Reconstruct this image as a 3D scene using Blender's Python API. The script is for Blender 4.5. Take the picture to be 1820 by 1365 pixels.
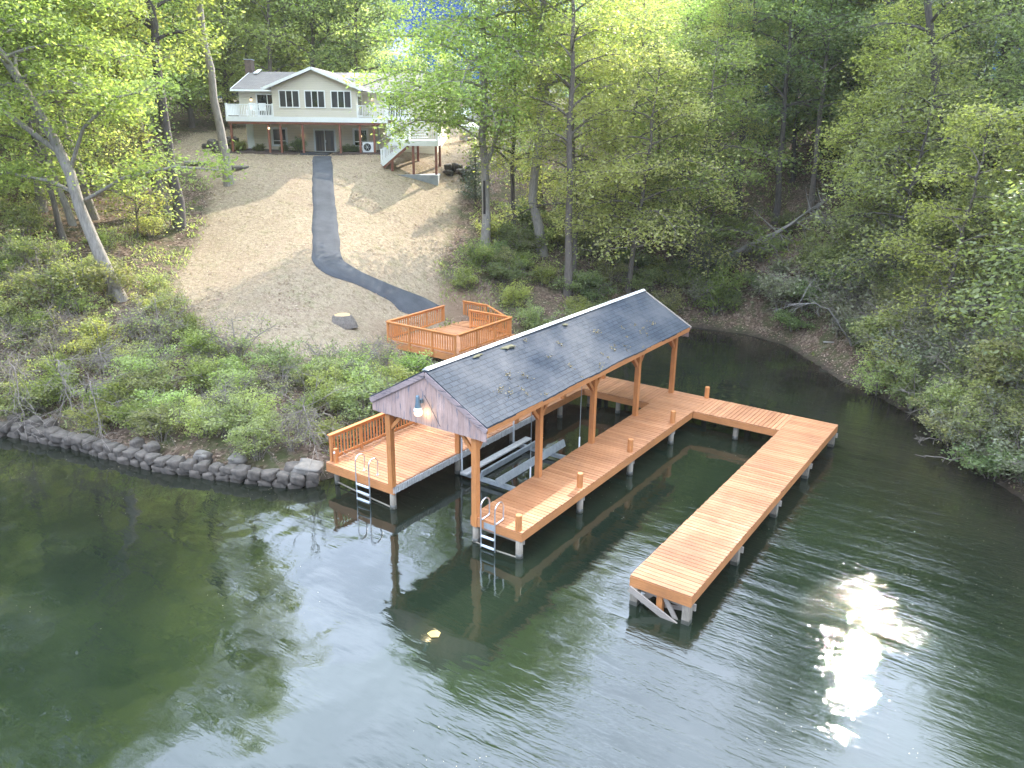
import bpy, math, random
import numpy as np
from math import radians as R, sin, cos, pi
random.seed(7)
for o in list(bpy.data.objects): bpy.data.objects.remove(o)
scene = bpy.context.scene
COL = scene.collection

# ------------------------------------------------------------------ camera
cam = bpy.data.cameras.new('camera'); cam.sensor_width = 36; cam.lens = 27.79
cam.clip_start = .1; cam.clip_end = 2000
camo = bpy.data.objects.new('camera', cam); COL.objects.link(camo)
import mathutils
camo.matrix_world = (mathutils.Matrix.Translation((12.18, -15.64, 11.32))
    @ mathutils.Matrix.Rotation(R(34.68), 4, 'Z') @ mathutils.Matrix.Rotation(R(90-18.48), 4, 'X')
    @ mathutils.Matrix.Rotation(R(.67), 4, 'Z'))
scene.camera = camo

# ------------------------------------------------------------------ light
SUN_EL, SUN_AZ = 34.0, -7.0           # azimuth from +y towards +x
EXPOSURE = 1.75
SKY_STRENGTH = .15
SUN_STRENGTH = 3.9
sd = mathutils.Vector((sin(R(SUN_AZ))*cos(R(SUN_EL)), cos(R(SUN_AZ))*cos(R(SUN_EL)), sin(R(SUN_EL))))
sun = bpy.data.lights.new('sun', 'SUN'); sun.energy = SUN_STRENGTH; sun.angle = R(.6); sun.color = (1, .93, .82)
suno = bpy.data.objects.new('sun', sun); COL.objects.link(suno)
suno.rotation_euler = sd.to_track_quat('Z', 'Y').to_euler()

w = bpy.data.worlds.new('World'); scene.world = w; w.use_nodes = True
nt = w.node_tree; N = nt.nodes; L = nt.links; N.clear()
out = N.new('ShaderNodeOutputWorld'); bg = N.new('ShaderNodeBackground'); bg.inputs[1].default_value = SKY_STRENGTH
sky = N.new('ShaderNodeTexSky'); sky.sky_type = 'NISHITA'; sky.sun_disc = False
sky.sun_elevation = R(SUN_EL); sky.sun_rotation = R(SUN_AZ); sky.air_density = 1.0; sky.dust_density = .6; sky.ozone_density = 2.5
tc = N.new('ShaderNodeTexCoord'); mp = N.new('ShaderNodeMapping'); mp.inputs['Scale'].default_value = (1, 1, 2.2)
nz = N.new('ShaderNodeTexNoise'); nz.inputs['Scale'].default_value = 2.3; nz.inputs['Detail'].default_value = 7; nz.inputs['Roughness'].default_value = .58
cr = N.new('ShaderNodeValToRGB'); cr.color_ramp.elements[0].position = .32; cr.color_ramp.elements[1].position = .60
sx = N.new('ShaderNodeSeparateXYZ'); mr = N.new('ShaderNodeMapRange')   # high thin cloud, clearer near the horizon
mr.inputs[1].default_value = .24; mr.inputs[2].default_value = .48; mr.inputs[3].default_value = .0; mr.inputs[4].default_value = 1
ml = N.new('ShaderNodeMath'); ml.operation = 'MULTIPLY'
mix = N.new('ShaderNodeMix'); mix.data_type = 'RGBA'; mix.inputs[7].default_value = (14.6, 17.2, 21.6, 1)
L.new(tc.outputs['Generated'], mp.inputs[0]); L.new(mp.outputs[0], nz.inputs[0]); L.new(nz.outputs[0], cr.inputs[0])
L.new(tc.outputs['Generated'], sx.inputs[0]); L.new(sx.outputs[2], mr.inputs[0]); L.new(mr.outputs[0], ml.inputs[0]); L.new(cr.outputs[0], ml.inputs[1])
vd = N.new('ShaderNodeVectorMath'); vd.operation = 'DISTANCE'; vd.inputs[1].default_value = (-.676, .732, .078)   # one small cloud low behind the yard
L.new(tc.outputs['Generated'], vd.inputs[0]); n2_ = N.new('ShaderNodeTexNoise'); n2_.inputs['Scale'].default_value = 34; n2_.inputs['Detail'].default_value = 5; L.new(tc.outputs['Generated'], n2_.inputs[0])
ma = N.new('ShaderNodeMath'); ma.operation = 'MULTIPLY_ADD'; ma.inputs[1].default_value = .12; L.new(n2_.outputs[0], ma.inputs[0]); L.new(vd.outputs['Value'], ma.inputs[2])
pm = N.new('ShaderNodeMapRange'); pm.inputs[1].default_value = .06; pm.inputs[2].default_value = .085; pm.inputs[3].default_value = .16; pm.inputs[4].default_value = 0; L.new(ma.outputs[0], pm.inputs[0])
mx_ = N.new('ShaderNodeMath'); mx_.operation = 'MAXIMUM'; L.new(ml.outputs[0], mx_.inputs[0]); L.new(pm.outputs[0], mx_.inputs[1])
L.new(mx_.outputs[0], mix.inputs[0]); blu = N.new('ShaderNodeMix'); blu.data_type = 'RGBA'; blu.blend_type = 'MULTIPLY'; blu.inputs[7].default_value = (.0075, .034, .115, 1)   # polarised deep blue low in the north
bl = N.new('ShaderNodeMapRange'); bl.inputs[1].default_value = .17; bl.inputs[2].default_value = .42; bl.inputs[3].default_value = 1.0; bl.inputs[4].default_value = .0
L.new(sx.outputs[2], bl.inputs[0]); L.new(bl.outputs[0], blu.inputs[0]); L.new(sky.outputs[0], blu.inputs[6]); L.new(blu.outputs[2], mix.inputs[6]); L.new(mix.outputs[2], bg.inputs[0]); L.new(bg.outputs[0], out.inputs[0])

vs = scene.view_settings; vs.view_transform = 'Standard'; vs.look = 'None'; vs.exposure = EXPOSURE; vs.gamma = 1
scene.render.engine = 'CYCLES'
scene.cycles.max_bounces = 7; scene.cycles.diffuse_bounces = 3; scene.cycles.glossy_bounces = 3
scene.cycles.transmission_bounces = 4; scene.cycles.transparent_max_bounces = 6
scene.cycles.use_denoising = True
scene.cycles.sample_clamp_indirect = 6

# ------------------------------------------------------------------ materials
def ng(name):
    m = bpy.data.materials.new(name); m.use_nodes = True
    t = m.node_tree; t.nodes.clear()
    o = t.nodes.new('ShaderNodeOutputMaterial'); p = t.nodes.new('ShaderNodeBsdfPrincipled')
    t.links.new(p.outputs[0], o.inputs[0]); return m, t, p, o
def noise(t, scale, detail=4, rough=.6, stretch=None, coord='Object'):
    c = t.nodes.new('ShaderNodeTexCoord'); m = t.nodes.new('ShaderNodeMapping')
    if stretch: m.inputs['Scale'].default_value = stretch
    n = t.nodes.new('ShaderNodeTexNoise'); n.inputs['Scale'].default_value = scale; n.inputs['Detail'].default_value = detail; n.inputs['Roughness'].default_value = rough
    t.links.new(c.outputs[coord], m.inputs[0]); t.links.new(m.outputs[0], n.inputs[0]); return n
def ramp(t, src, stops):
    r = t.nodes.new('ShaderNodeValToRGB'); e = r.color_ramp.elements
    while len(e) < len(stops): e.new(.5)
    for i, (p, c) in enumerate(stops): e[i].position = p; e[i].color = (*c, 1)
    t.links.new(src, r.inputs[0]); return r
def mixc(t, fac, a, b, mode='MIX'):
    m = t.nodes.new('ShaderNodeMix'); m.data_type = 'RGBA'; m.blend_type = mode
    for i, v in ((0, fac), (6, a), (7, b)):
        if isinstance(v, (int, float)): m.inputs[i].default_value = v
        elif isinstance(v, tuple): m.inputs[i].default_value = (*v, 1)
        else: t.links.new(v, m.inputs[i])
    return m.outputs[2]
def bump(t, p, h, strength=.3, dist=.02):
    b = t.nodes.new('ShaderNodeBump'); b.inputs['Strength'].default_value = strength; b.inputs['Distance'].default_value = dist
    t.links.new(h, b.inputs['Height']); t.links.new(b.outputs[0], p.inputs['Normal']); return b
def simple(name, c1, c2=None, scale=6, rough=.7, bmp=.2, metal=0, stretch=None, dist=.01):
    m, t, p, o = ng(name); c2 = c2 or tuple(v*.75 for v in c1)
    n = noise(t, scale, 5, .65, stretch); r = ramp(t, n.outputs[0], [(.3, c2), (.7, c1)])
    t.links.new(r.outputs[0], p.inputs['Base Color']); p.inputs['Roughness'].default_value = rough; p.inputs['Metallic'].default_value = metal
    if bmp: bump(t, p, n.outputs[0], bmp, dist)
    return m
def planks(name, c1, c2, along='y', rough=.55, wear=None):
    """stained boards: every board (mesh island) has its own tone, grain runs along it"""
    m, t, p, o = ng(name)
    st = {'x': (1, 22, 22), 'y': (22, 1, 22), 'z': (22, 22, 1)}[along]
    n = noise(t, 2.2, 6, .7, st); g = t.nodes.new('ShaderNodeNewGeometry')
    r = ramp(t, g.outputs['Random Per Island'], [(0, c2), (1, c1)])
    r2 = ramp(t, n.outputs[0], [(.35, (.80, .76, .72)), (.65, (1.08, 1.08, 1.08))])
    c = mixc(t, 1.0, r.outputs[0], r2.outputs[0], 'MULTIPLY')
    n3 = noise(t, .8, 7, .72); r3 = ramp(t, n3.outputs[0], [(.32, (.74, .74, .78)), (.5, (.98, .98, .98)), (.72, (1.16, 1.17, 1.2))])
    c = mixc(t, .9, c, r3.outputs[0], 'MULTIPLY')
    if wear:
        n4 = noise(t, 3.0, 8, .75, {'x': (.5, 4, 4), 'y': (4, .5, 4), 'z': (4, 4, .5)}[along]); r4 = ramp(t, n4.outputs[0], [(.52, (0, 0, 0)), (.62, (1, 1, 1))])
        c = mixc(t, r4.outputs[0], c, wear)
    t.links.new(c, p.inputs['Base Color']); p.inputs['Roughness'].default_value = rough
    bump(t, p, n.outputs[0], .25, .004)
    return m
OR1, OR2 = (.48, .222, .100), (.365, .152, .062)
M = {}
M['deck_x'] = planks('stained_boards_x', OR1, OR2, 'x')
M['deck_y'] = planks('stained_boards_y', OR1, OR2, 'y')
M['fascia_y'] = planks('stained_rim_y', (.52, .225, .08), (.44, .175, .06), 'y')
M['fascia_x'] = planks('stained_rim_x', (.52, .225, .08), (.44, .175, .06), 'x')
M['post'] = planks('stained_post', (.56, .235, .075), (.48, .18, .055), 'z')
M['rail'] = planks('stained_rail', (.60, .23, .065), (.50, .17, .045), 'z')
M['pile'] = simple('weathered_piling', (.30, .255, .195), (.17, .14, .105), 5, .85, .5, stretch=(6, 6, 1))
M['pile_wet'] = simple('wet_piling', (.10, .09, .07), (.05, .05, .04), 6, .4, .4)
M['grey_wood'] = planks('weathered_wood', (.36, .31, .26), (.24, .20, .16), 'x', .85)
M['gable'] = planks('faded_gable_boards', (.47, .33, .285), (.39, .265, .225), 'z', .8, wear=(.16, .15, .17))
M['trim_worn'] = planks('peeling_trim', (.36, .27, .25), (.28, .22, .22), 'x', .8, wear=(.055, .06, .07))
M['steel'] = simple('brushed_steel', (.75, .75, .76), (.6, .6, .62), 8, .28, 0, metal=.9)
M['tread'] = simple('grey_tread', (.62, .64, .66), (.5, .52, .54), 8, .5, .1)
M['galv'] = simple('galvanised', (.42, .44, .44), (.27, .29, .29), 7, .55, .2, metal=.3)
M['bumper'] = simple('pale_bumper', (.62, .60, .56), (.38, .36, .33), 9, .7, .2)
M['white'] = simple('white_vinyl', (.82, .82, .80), (.76, .76, .74), 3, .45, .05)
M['white_pipe'] = simple('white_pipe', (.72, .73, .72), (.55, .56, .55), 5, .5, .1)
M['soil'] = simple('mulch', (.085, .055, .04), (.035, .022, .018), 14, .95, .8, dist=.05)
M['bark'] = simple('bark', (.20, .165, .135), (.085, .07, .058), 5, .95, .9, stretch=(4, 4, .8), dist=.05)
M['bark_pale'] = simple('pale_bark', (.36, .32, .27), (.17, .145, .12), 4, .95, .9, stretch=(4, 4, .7), dist=.05)
M['bark_dark'] = simple('dark_bark', (.12, .10, .085), (.05, .042, .037), 5, .95, .9, stretch=(4, 4, .8), dist=.05)
M['dead'] = simple('dead_wood', (.30, .27, .24), (.17, .15, .13), 5, .9, .6, stretch=(3, 3, 1), dist=.03)
M['twig'] = simple('grey_twigs', (.25, .21, .175), (.14, .115, .09), 3, .9, .2)
M['cut'] = simple('fresh_cut_wood', (.62, .42, .20), (.46, .28, .12), 4, .8, .3)
M['hollow'] = simple('rotten_hollow', (.03, .022, .018), (.015, .012, .01), 5, .95, .3)
M['stone'] = simple('wall_stone', (.125, .10, .078), (.045, .038, .030), 4.5, .9, .9, dist=.04)
M['stone_pale'] = simple('pale_stone', (.19, .165, .135), (.09, .08, .068), 3.5, .9, .7, dist=.04)
M['tan'] = simple('tan_paint', (.62, .53, .40), (.56, .48, .36), 2, .7, .05)
M['brown_post'] = simple('brown_post', (.27, .10, .06), (.19, .07, .045), 4, .6, .2, stretch=(6, 6, 1))
M['black'] = simple('black_plastic', (.03, .03, .03), (.02, .02, .02), 5, .5, .05)
M['red'] = simple('red_paint', (.35, .02, .02), (.28, .02, .02), 5, .5, .05)
M['concrete'] = simple('concrete_slab', (.36, .37, .38), (.25, .26, .27), 2.5, .85, .3)
M['tank'] = simple('tank_white', (.75, .74, .70), (.66, .65, .60), 2, .4, .05)
M['brick'] = simple('brick_brown', (.15, .10, .075), (.09, .065, .05), 8, .9, .6)
M['slate_metal'] = simple('lamp_metal', (.16, .22, .25), (.11, .16, .19), 6, .45, .05, metal=.4)
M['lint'] = simple('leaf_tuft', (.30, .23, .12), (.13, .11, .05), 9, .95, .6)
M['moss'] = simple('moss', (.12, .105, .05), (.05, .05, .03), 9, .95, .8)
M['fleaf'] = simple('floating_leaf', (.36, .28, .07), (.24, .16, .05), 3, .7, 0)
m, t, p, o = ng('lamp_globe'); p.inputs['Base Color'].default_value = (.9, .85, .7, 1); p.inputs['Roughness'].default_value = .3
p.inputs['Emission Color'].default_value = (1, .72, .36, 1); p.inputs['Emission Strength'].default_value = 1.1; M['globe'] = m
m, t, p, o = ng('globe_top'); p.inputs['Base Color'].default_value = (.75, .82, .82, 1); p.inputs['Roughness'].default_value = .2; M['globe_top'] = m
m, t, p, o = ng('window_glass'); n = noise(t, .7, 3); r = ramp(t, n.outputs[0], [(.35, (.018, .02, .017)), (.7, (.05, .052, .045))])
t.links.new(r.outputs[0], p.inputs['Base Color']); p.inputs['Roughness'].default_value = .06; p.inputs['Specular IOR Level'].default_value = .9; M['glass'] = m
m, t, p, o = ng('screen_glass'); p.inputs['Base Color'].default_value = (.035, .035, .033, 1); p.inputs['Roughness'].default_value = .45; M['screen'] = m
m, t, p, o = ng('curtain_glass'); n = noise(t, 2, 3, .5, (9, 1, .3)); r = ramp(t, n.outputs[0], [(.4, (.035, .03, .028)), (.65, (.17, .12, .095))])
t.links.new(r.outputs[0], p.inputs['Base Color']); p.inputs['Roughness'].default_value = .12; p.inputs['Specular IOR Level'].default_value = .9; M['curtain'] = m
# clapboard siding: overlapping boards every 0.12 m
def siding(name, c1, c2, pitch=.125):
    m, t, p, o = ng(name)
    c = t.nodes.new('ShaderNodeTexCoord'); s = t.nodes.new('ShaderNodeSeparateXYZ'); t.links.new(c.outputs['Object'], s.inputs[0])
    d = t.nodes.new('ShaderNodeMath'); d.operation = 'DIVIDE'; d.inputs[1].default_value = pitch; t.links.new(s.outputs[2], d.inputs[0])
    f = t.nodes.new('ShaderNodeMath'); f.operation = 'FRACT'; t.links.new(d.outputs[0], f.inputs[0])
    inv = t.nodes.new('ShaderNodeMath'); inv.operation = 'SUBTRACT'; inv.inputs[0].default_value = 1; t.links.new(f.outputs[0], inv.inputs[1])
    n = noise(t, 1.2, 4); r = ramp(t, n.outputs[0], [(.3, c2), (.7, c1)])
    seam = ramp(t, f.outputs[0], [(0, (.62, .62, .62)), (.10, (1, 1, 1))])
    col = mixc(t, 1.0, r.outputs[0], seam.outputs[0], 'MULTIPLY')
    t.links.new(col, p.inputs['Base Color']); p.inputs['Roughness'].default_value = .55
    bump(t, p, inv.outputs[0], .9, .015); return m
M['siding'] = siding('beige_siding', (.66, .60, .50), (.62, .56, .46))
M['wall_low'] = siding('tan_siding_lower', (.78, .68, .54), (.74, .64, .50), .2)
# shingles
def shingles(name, c1, c2, cm, bw, bh, worn=None, axes='xy', wscale=.6):
    m, t, p, o = ng(name)
    c = t.nodes.new('ShaderNodeTexCoord'); b = t.nodes.new('ShaderNodeTexBrick')
    b.inputs['Scale'].default_value = 1; b.inputs['Brick Width'].default_value = bw; b.inputs['Row Height'].default_value = bh
    b.inputs['Mortar Size'].default_value = .012; b.inputs['Color1'].default_value = (*c1, 1); b.inputs['Color2'].default_value = (*c2, 1); b.inputs['Mortar'].default_value = (*cm, 1)
    b.inputs['Bias'].default_value = -.1
    mpn = t.nodes.new('ShaderNodeMapping')
    if axes == 'yx': mpn.inputs['Rotation'].default_value = (0, 0, R(90))
    t.links.new(c.outputs['Object'], mpn.inputs[0]); t.links.new(mpn.outputs[0], b.inputs[0])
    n = noise(t, 26, 5, .7); n2 = noise(t, wscale, 5, .65)
    r = ramp(t, n.outputs[0], [(.3, (.75, .75, .75)), (.7, (1.2, 1.2, 1.2))])
    col = mixc(t, 1.0, b.outputs[0], r.outputs[0], 'MULTIPLY')
    if worn:
        r2 = ramp(t, n2.outputs[0], [(.42, (0, 0, 0)), (.66, (1, 1, 1))])
        mm = t.nodes.new('ShaderNodeMath'); mm.operation = 'MULTIPLY'; mm.inputs[1].default_value = .75; t.links.new(r2.outputs[0], mm.inputs[0])
        col = mixc(t, mm.outputs[0], col, worn)
    t.links.new(col, p.inputs['Base Color']); p.inputs['Roughness'].default_value = .85; p.inputs['Specular IOR Level'].default_value = .2
    a = t.nodes.new('ShaderNodeMath'); a.operation = 'ADD'; t.links.new(n.outputs[0], a.inputs[0]); t.links.new(b.outputs['Fac'], a.inputs[1])
    s = t.nodes.new('ShaderNodeMath'); s.operation = 'MULTIPLY'; s.inputs[1].default_value = -1; t.links.new(a.outputs[0], s.inputs[0])
    bump(t, p, s.outputs[0], .5, .012); return m
M['slate'] = shingles('dark_shingles', (.043, .051, .062), (.032, .039, .048), (.020, .024, .030), .33, .14, (.085, .085, .088), 'yx', .6)
M['roof'] = shingles('tan_shingles', (.20, .18, .16), (.16, .142, .125), (.10, .09, .08), .33, .14)

def leafmat(name, c1, c2, c3, trans=.45, rough=.5):
    """thin leaves: lit from above and glowing when the sun is behind them; every leaf its own tone"""
    m, t, p, o = ng(name)
    g = t.nodes.new('ShaderNodeNewGeometry'); oi = t.nodes.new('ShaderNodeObjectInfo')
    r = ramp(t, g.outputs['Random Per Island'], [(0, c1), (.5, c2), (1, c3)])
    hs = t.nodes.new('ShaderNodeHueSaturation'); t.links.new(r.outputs[0], hs.inputs['Color'])
    a = t.nodes.new('ShaderNodeMapRange'); a.inputs[3].default_value = .465; a.inputs[4].default_value = .525; t.links.new(oi.outputs['Random'], a.inputs[0]); t.links.new(a.outputs[0], hs.inputs['Hue'])
    b = t.nodes.new('ShaderNodeMath'); b.operation = 'MULTIPLY_ADD'; b.inputs[1].default_value = 7.13; b.inputs[2].default_value = .2; t.links.new(oi.outputs['Random'], b.inputs[0])
    fr = t.nodes.new('ShaderNodeMath'); fr.operation = 'FRACT'; t.links.new(b.outputs[0], fr.inputs[0])
    v = t.nodes.new('ShaderNodeMapRange'); v.inputs[3].default_value = .78; v.inputs[4].default_value = 1.25; t.links.new(fr.outputs[0], v.inputs[0]); t.links.new(v.outputs[0], hs.inputs['Value'])
    t.links.new(hs.outputs[0], p.inputs['Base Color']); p.inputs['Roughness'].default_value = rough; p.inputs['Specular IOR Level'].default_value = .3
    tr = t.nodes.new('ShaderNodeBsdfTranslucent'); t.links.new(mixc(t, 1.0, hs.outputs[0], (1.95, 2.1, 1.15), 'MULTIPLY'), tr.inputs[0])
    mx = t.nodes.new('ShaderNodeMixShader'); mx.inputs[0].default_value = trans
    t.links.new(p.outputs[0], mx.inputs[1]); t.links.new(tr.outputs[0], mx.inputs[2]); t.links.new(mx.outputs[0], o.inputs[0]); return m
M['leaf'] = leafmat('spring_leaves', (.15, .18, .055), (.22, .25, .08), (.33, .35, .13), .5)
M['leaf_yel'] = leafmat('yellow_green_leaves', (.21, .25, .085), (.31, .34, .13), (.42, .43, .21), .55)
M['leaf_mid'] = leafmat('mid_green_leaves', (.10, .13, .055), (.155, .185, .08), (.23, .26, .12), .5)
M['leaf_olive'] = leafmat('olive_leaves', (.14, .16, .065), (.21, .23, .095), (.32, .32, .15), .45)
M['leaf_grey'] = leafmat('grey_green_leaves', (.12, .13, .08), (.18, .19, .12), (.27, .27, .18), .35)
M['needle'] = leafmat('evergreen_needles', (.03, .055, .03), (.045, .075, .04), (.07, .10, .05), .2)
M['litter'] = leafmat('dead_leaves', (.16, .105, .075), (.26, .18, .13), (.42, .33, .26), .1, .8)
M['fl_spec'] = leafmat('floating_specks', (.35, .30, .20), (.5, .45, .32), (.6, .5, .3), .1, .6)

# ------------------------------------------------------------------ mesh helpers
class B:
    """collects boxes, bars, tubes and turned shapes into one mesh"""
    def __init__(s): s.v = []; s.f = []
    def add(s, vs, fs):
        k = len(s.v); s.v += [tuple(map(float, q)) for q in vs]; s.f += [tuple(i+k for i in f) for f in fs]; return s
    def box(s, x0, x1, y0, y1, z0, z1):
        return s.add([(x0, y0, z0), (x1, y0, z0), (x1, y1, z0), (x0, y1, z0), (x0, y0, z1), (x1, y0, z1), (x1, y1, z1), (x0, y1, z1)],
                     [(3, 2, 1, 0), (4, 5, 6, 7), (0, 1, 5, 4), (1, 2, 6, 5), (2, 3, 7, 6), (3, 0, 4, 7)])
    def bar(s, a, b, w, h, up=(0, 0, 1)):
        a = mathutils.Vector(a); b = mathutils.Vector(b); d = (b-a).normalized(); u = mathutils.Vector(up)
        sd_ = d.cross(u)
        if sd_.length < 1e-4: sd_ = d.cross(mathutils.Vector((1, 0, 0)))
        sd_.normalize(); u = sd_.cross(d).normalized(); sd_ *= w/2; u *= h/2
        return s.add([a-sd_-u, a+sd_-u, a+sd_+u, a-sd_+u, b-sd_-u, b+sd_-u, b+sd_+u, b-sd_+u],
                     [(3, 2, 1, 0), (4, 5, 6, 7), (0, 1, 5, 4), (1, 2, 6, 5), (2, 3, 7, 6), (3, 0, 4, 7)])
    def tube(s, pts, rad, n=8, cap=True):
        pts = [mathutils.Vector(q) for q in pts]
        if isinstance(rad, (int, float)): rad = [rad]*len(pts)
        vs = []; fs = []; prev = None
        for i, q in enumerate(pts):
            d = (pts[min(i+1, len(pts)-1)]-pts[max(i-1, 0)]).normalized()
            if prev is None:
                x = d.cross(mathutils.Vector((0, 0, 1)))
                if x.length < .05: x = d.cross(mathutils.Vector((0, 1, 0)))
            else: x = prev-d*prev.dot(d)
            x.normalize(); prev = x.copy(); y = d.cross(x)
            for k in range(n): vs.append(q+(x*cos(2*pi*k/n)+y*sin(2*pi*k/n))*rad[i])
        for i in range(len(pts)-1):
            for k in range(n): a = i*n+k; b = i*n+(k+1) % n; fs.append((a, b, b+n, a+n))
        if cap: fs.append(tuple(range(n-1, -1, -1))); fs.append(tuple((len(pts)-1)*n+k for k in range(n)))
        return s.add(vs, fs)
    def lathe(s, prof, c=(0, 0, 0), n=14):
        vs = []; fs = []
        for r, z in prof:
            for k in range(n): vs.append((c[0]+r*cos(2*pi*k/n), c[1]+r*sin(2*pi*k/n), c[2]+z))
        for i in range(len(prof)-1):
            for k in range(n): a = i*n+k; b = i*n+(k+1) % n; fs.append((a, b, b+n, a+n))
        fs.append(tuple(range(n-1, -1, -1))); fs.append(tuple((len(prof)-1)*n+k for k in range(n)))
        return s.add(vs, fs)
def obj(name, b, mat, parent=None, smooth=False, loc=None, label=None):
    me = bpy.data.meshes.new(name)
    if isinstance(b, B): me.from_pydata(b.v, [], b.f)
    else: me.from_pydata(*b)
    me.materials.append(M[mat] if isinstance(mat, str) else mat)
    if smooth: me.polygons.foreach_set('use_smooth', [True]*len(me.polygons))
    o = bpy.data.objects.new(name, me); COL.objects.link(o)
    if parent: o.parent = parent
    if loc: o.location = loc
    if label: o['label'] = label
    return o
def npmesh(name, V, F, mat):
    """fast mesh from numpy arrays, faces all quads"""
    me = bpy.data.meshes.new(name); nf = len(F); k = F.shape[1]
    me.vertices.add(len(V)); me.vertices.foreach_set('co', np.ascontiguousarray(V, dtype=np.float32).ravel())
    me.loops.add(nf*k); me.loops.foreach_set('vertex_index', np.ascontiguousarray(F, dtype=np.int32).ravel())
    me.polygons.add(nf); me.polygons.foreach_set('loop_start', np.arange(0, nf*k, k, dtype=np.int32)); me.polygons.foreach_set('loop_total', np.full(nf, k, dtype=np.int32))
    me.update(calc_edges=True); me.materials.append(M[mat] if isinstance(mat, str) else mat); return me
def thing(name, label, cat, loc=(0, 0, 0), rotz=0, group=None):
    o = bpy.data.objects.new(name, None); COL.objects.link(o); o.empty_display_size = .3
    o.location = loc; o.rotation_euler = (0, 0, rotz); o['label'] = label; o['category'] = cat
    if group: o['group'] = group
    return o
def tag(o, label, cat, group=None):
    o['label'] = label; o['category'] = cat
    if group: o['group'] = group
    return o
def copytree(src, loc=None, rotz=None, scale=None, label=None, group=None, parent=None):
    c = src.copy(); COL.objects.link(c)
    if parent: c.parent = parent
    for ch in src.children: copytree(ch, parent=c)
    if loc is not None: c.location = loc
    if rotz is not None: c.rotation_euler = (c.rotation_euler[0], c.rotation_euler[1], rotz)
    if scale is not None: c.scale = scale if isinstance(scale, tuple) else (scale,)*3
    if label: c['label'] = label
    if group: c['group'] = group
    return c
SHORE = [(-120,-60),(-70,-30),(-45,-17),(-30,-9.5),(-19,-4.1),(-18,-3.4),(-14.9,-2.7),(-11.4,-2.1),(-8.5,-1.1),(-6.8,-.4),(-6.2,.8),(-6.5,5),
         (-7,10),(-7.3,14),(-7.5,18),(-7.2,22),(-6.5,25.2),(-4.8,27.2),(-1.5,27.4),(1,26.4),(3.3,23.8),(5,21.7),(6.7,20.5),
         (8.9,18.3),(10.5,15),(12.7,12.4),(16,9.5),(21,7),(30,3),(50,-5),(90,-30),(120,-60),(120,-400),(-120,-400)]
CTRL = [(-22.2,28.7,7.5),(-19.5,25.5,5.9),(-15.8,18.4,3.4),(-32.1,13.3,6.7),(-26.8,8.5,4.7),(-22,4.5,3.4),(-14.8,3.4,1.9),(-11.5,6.2,1.6),
        (-14.8,9.5,2.4),(-12.9,10.2,1.25),(-10,12,.75),(-13.5,16,1.75),(-11,17.5,1.6),(-18.4,11.8,4.2),(-16.2,12.8,3.2),(-16.4,22.8,4.3),(-13.4,24,3.6),(-10.5,25,2.5),
        (-28.5,10.3,5.5),(-30.4,10.8,6.1),(-30.7,15.5,7.35),(-39,18.2,8.9),(-36.3,20.1,8.93),(-27.5,26.2,8.93),(-31,27,9.0),(-38,25,9.1),(-31,33,9.3),(-24,32,8.7),
        (-27,37,9.6),(-30,45,10.8),(-22,35,8.9),(-29.8,6.4,5.7),(-36,3,6.5),(-26,0,4.3),(-33,-5,4.6),(-50,5,9),(-70,20,12),(-60,40,12),(-45,55,12),(-30,75,13),
        (-60,-12,7),(-90,0,12),(-110,-30,12),(6.7,39,8.4),(-8,43.4,9.0),(-14,36,7.6),(-2,34,4.4),(5,30,5.2),(11,25,4.0),(14,18,3.0),(20,15,3.6),(26,25,7.5),
        (17,40,10),(0,55,12.5),(-10,75,14),(20,70,16),(40,40,14),(45,10,9),(70,0,12),(100,30,18),(100,120,20),(0,130,18),(-110,120,16),(-110,60,14)]

def shore_dist(x, y):
    """distance to the shoreline and whether the point is in the lake"""
    P = np.array(SHORE, float); n = len(P)
    d = np.full(x.shape, 1e9); ins = np.zeros(x.shape, bool)
    for i in range(n):
        ax, ay = P[i]; bx, by = P[(i+1) % n]
        ex, ey = bx-ax, by-ay
        t = np.clip(((x-ax)*ex+(y-ay)*ey)/(ex*ex+ey*ey), 0, 1)
        d = np.minimum(d, np.hypot(x-ax-t*ex, y-ay-t*ey))
        c = ((ay > y) != (by > y)) & (x < (bx-ax)*(y-ay)/((by-ay) if by != ay else 1e-9)+ax)
        ins ^= c
    return d, ins
def _tps():
    C = np.array([c for c in CTRL]+[(a, b, .25) for a, b in SHORE[:32]], float)
    n = len(C); r = np.hypot(C[:, None, 0]-C[None, :, 0], C[:, None, 1]-C[None, :, 1])
    K = np.where(r > 0, r*r*np.log(r+1e-9), 0)+np.eye(n)*.6
    Pm = np.c_[np.ones(n), C[:, :2]]
    A = np.block([[K, Pm], [Pm.T, np.zeros((3, 3))]])
    return C, np.linalg.solve(A, np.r_[C[:, 2], 0, 0, 0])
TC, TW = _tps()
def terr(x, y):
    x = np.asarray(x, float); y = np.asarray(y, float); sh = x.shape
    x = x.ravel(); y = y.ravel(); z = TW[-3]+TW[-2]*x+TW[-1]*y
    for i in range(len(TC)):
        r2 = (x-TC[i, 0])**2+(y-TC[i, 1])**2
        z = z+TW[i]*.5*r2*np.log(r2+1e-12)
    z = np.clip(z, .05, 22)
    d, ins = shore_dist(x, y)
    w = np.clip(d/2.5, 0, 1); w = w*w*(3-2*w)
    land = (.12+.22*d)*(1-w)+z*w
    land = np.where(d < .25, .14*d/.25, land)
    out = np.where(ins, -np.minimum(2.2, .3*d), land)
    return out.reshape(sh)
def th(x, y): return float(terr(np.array([x]), np.array([y]))[0])

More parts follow.
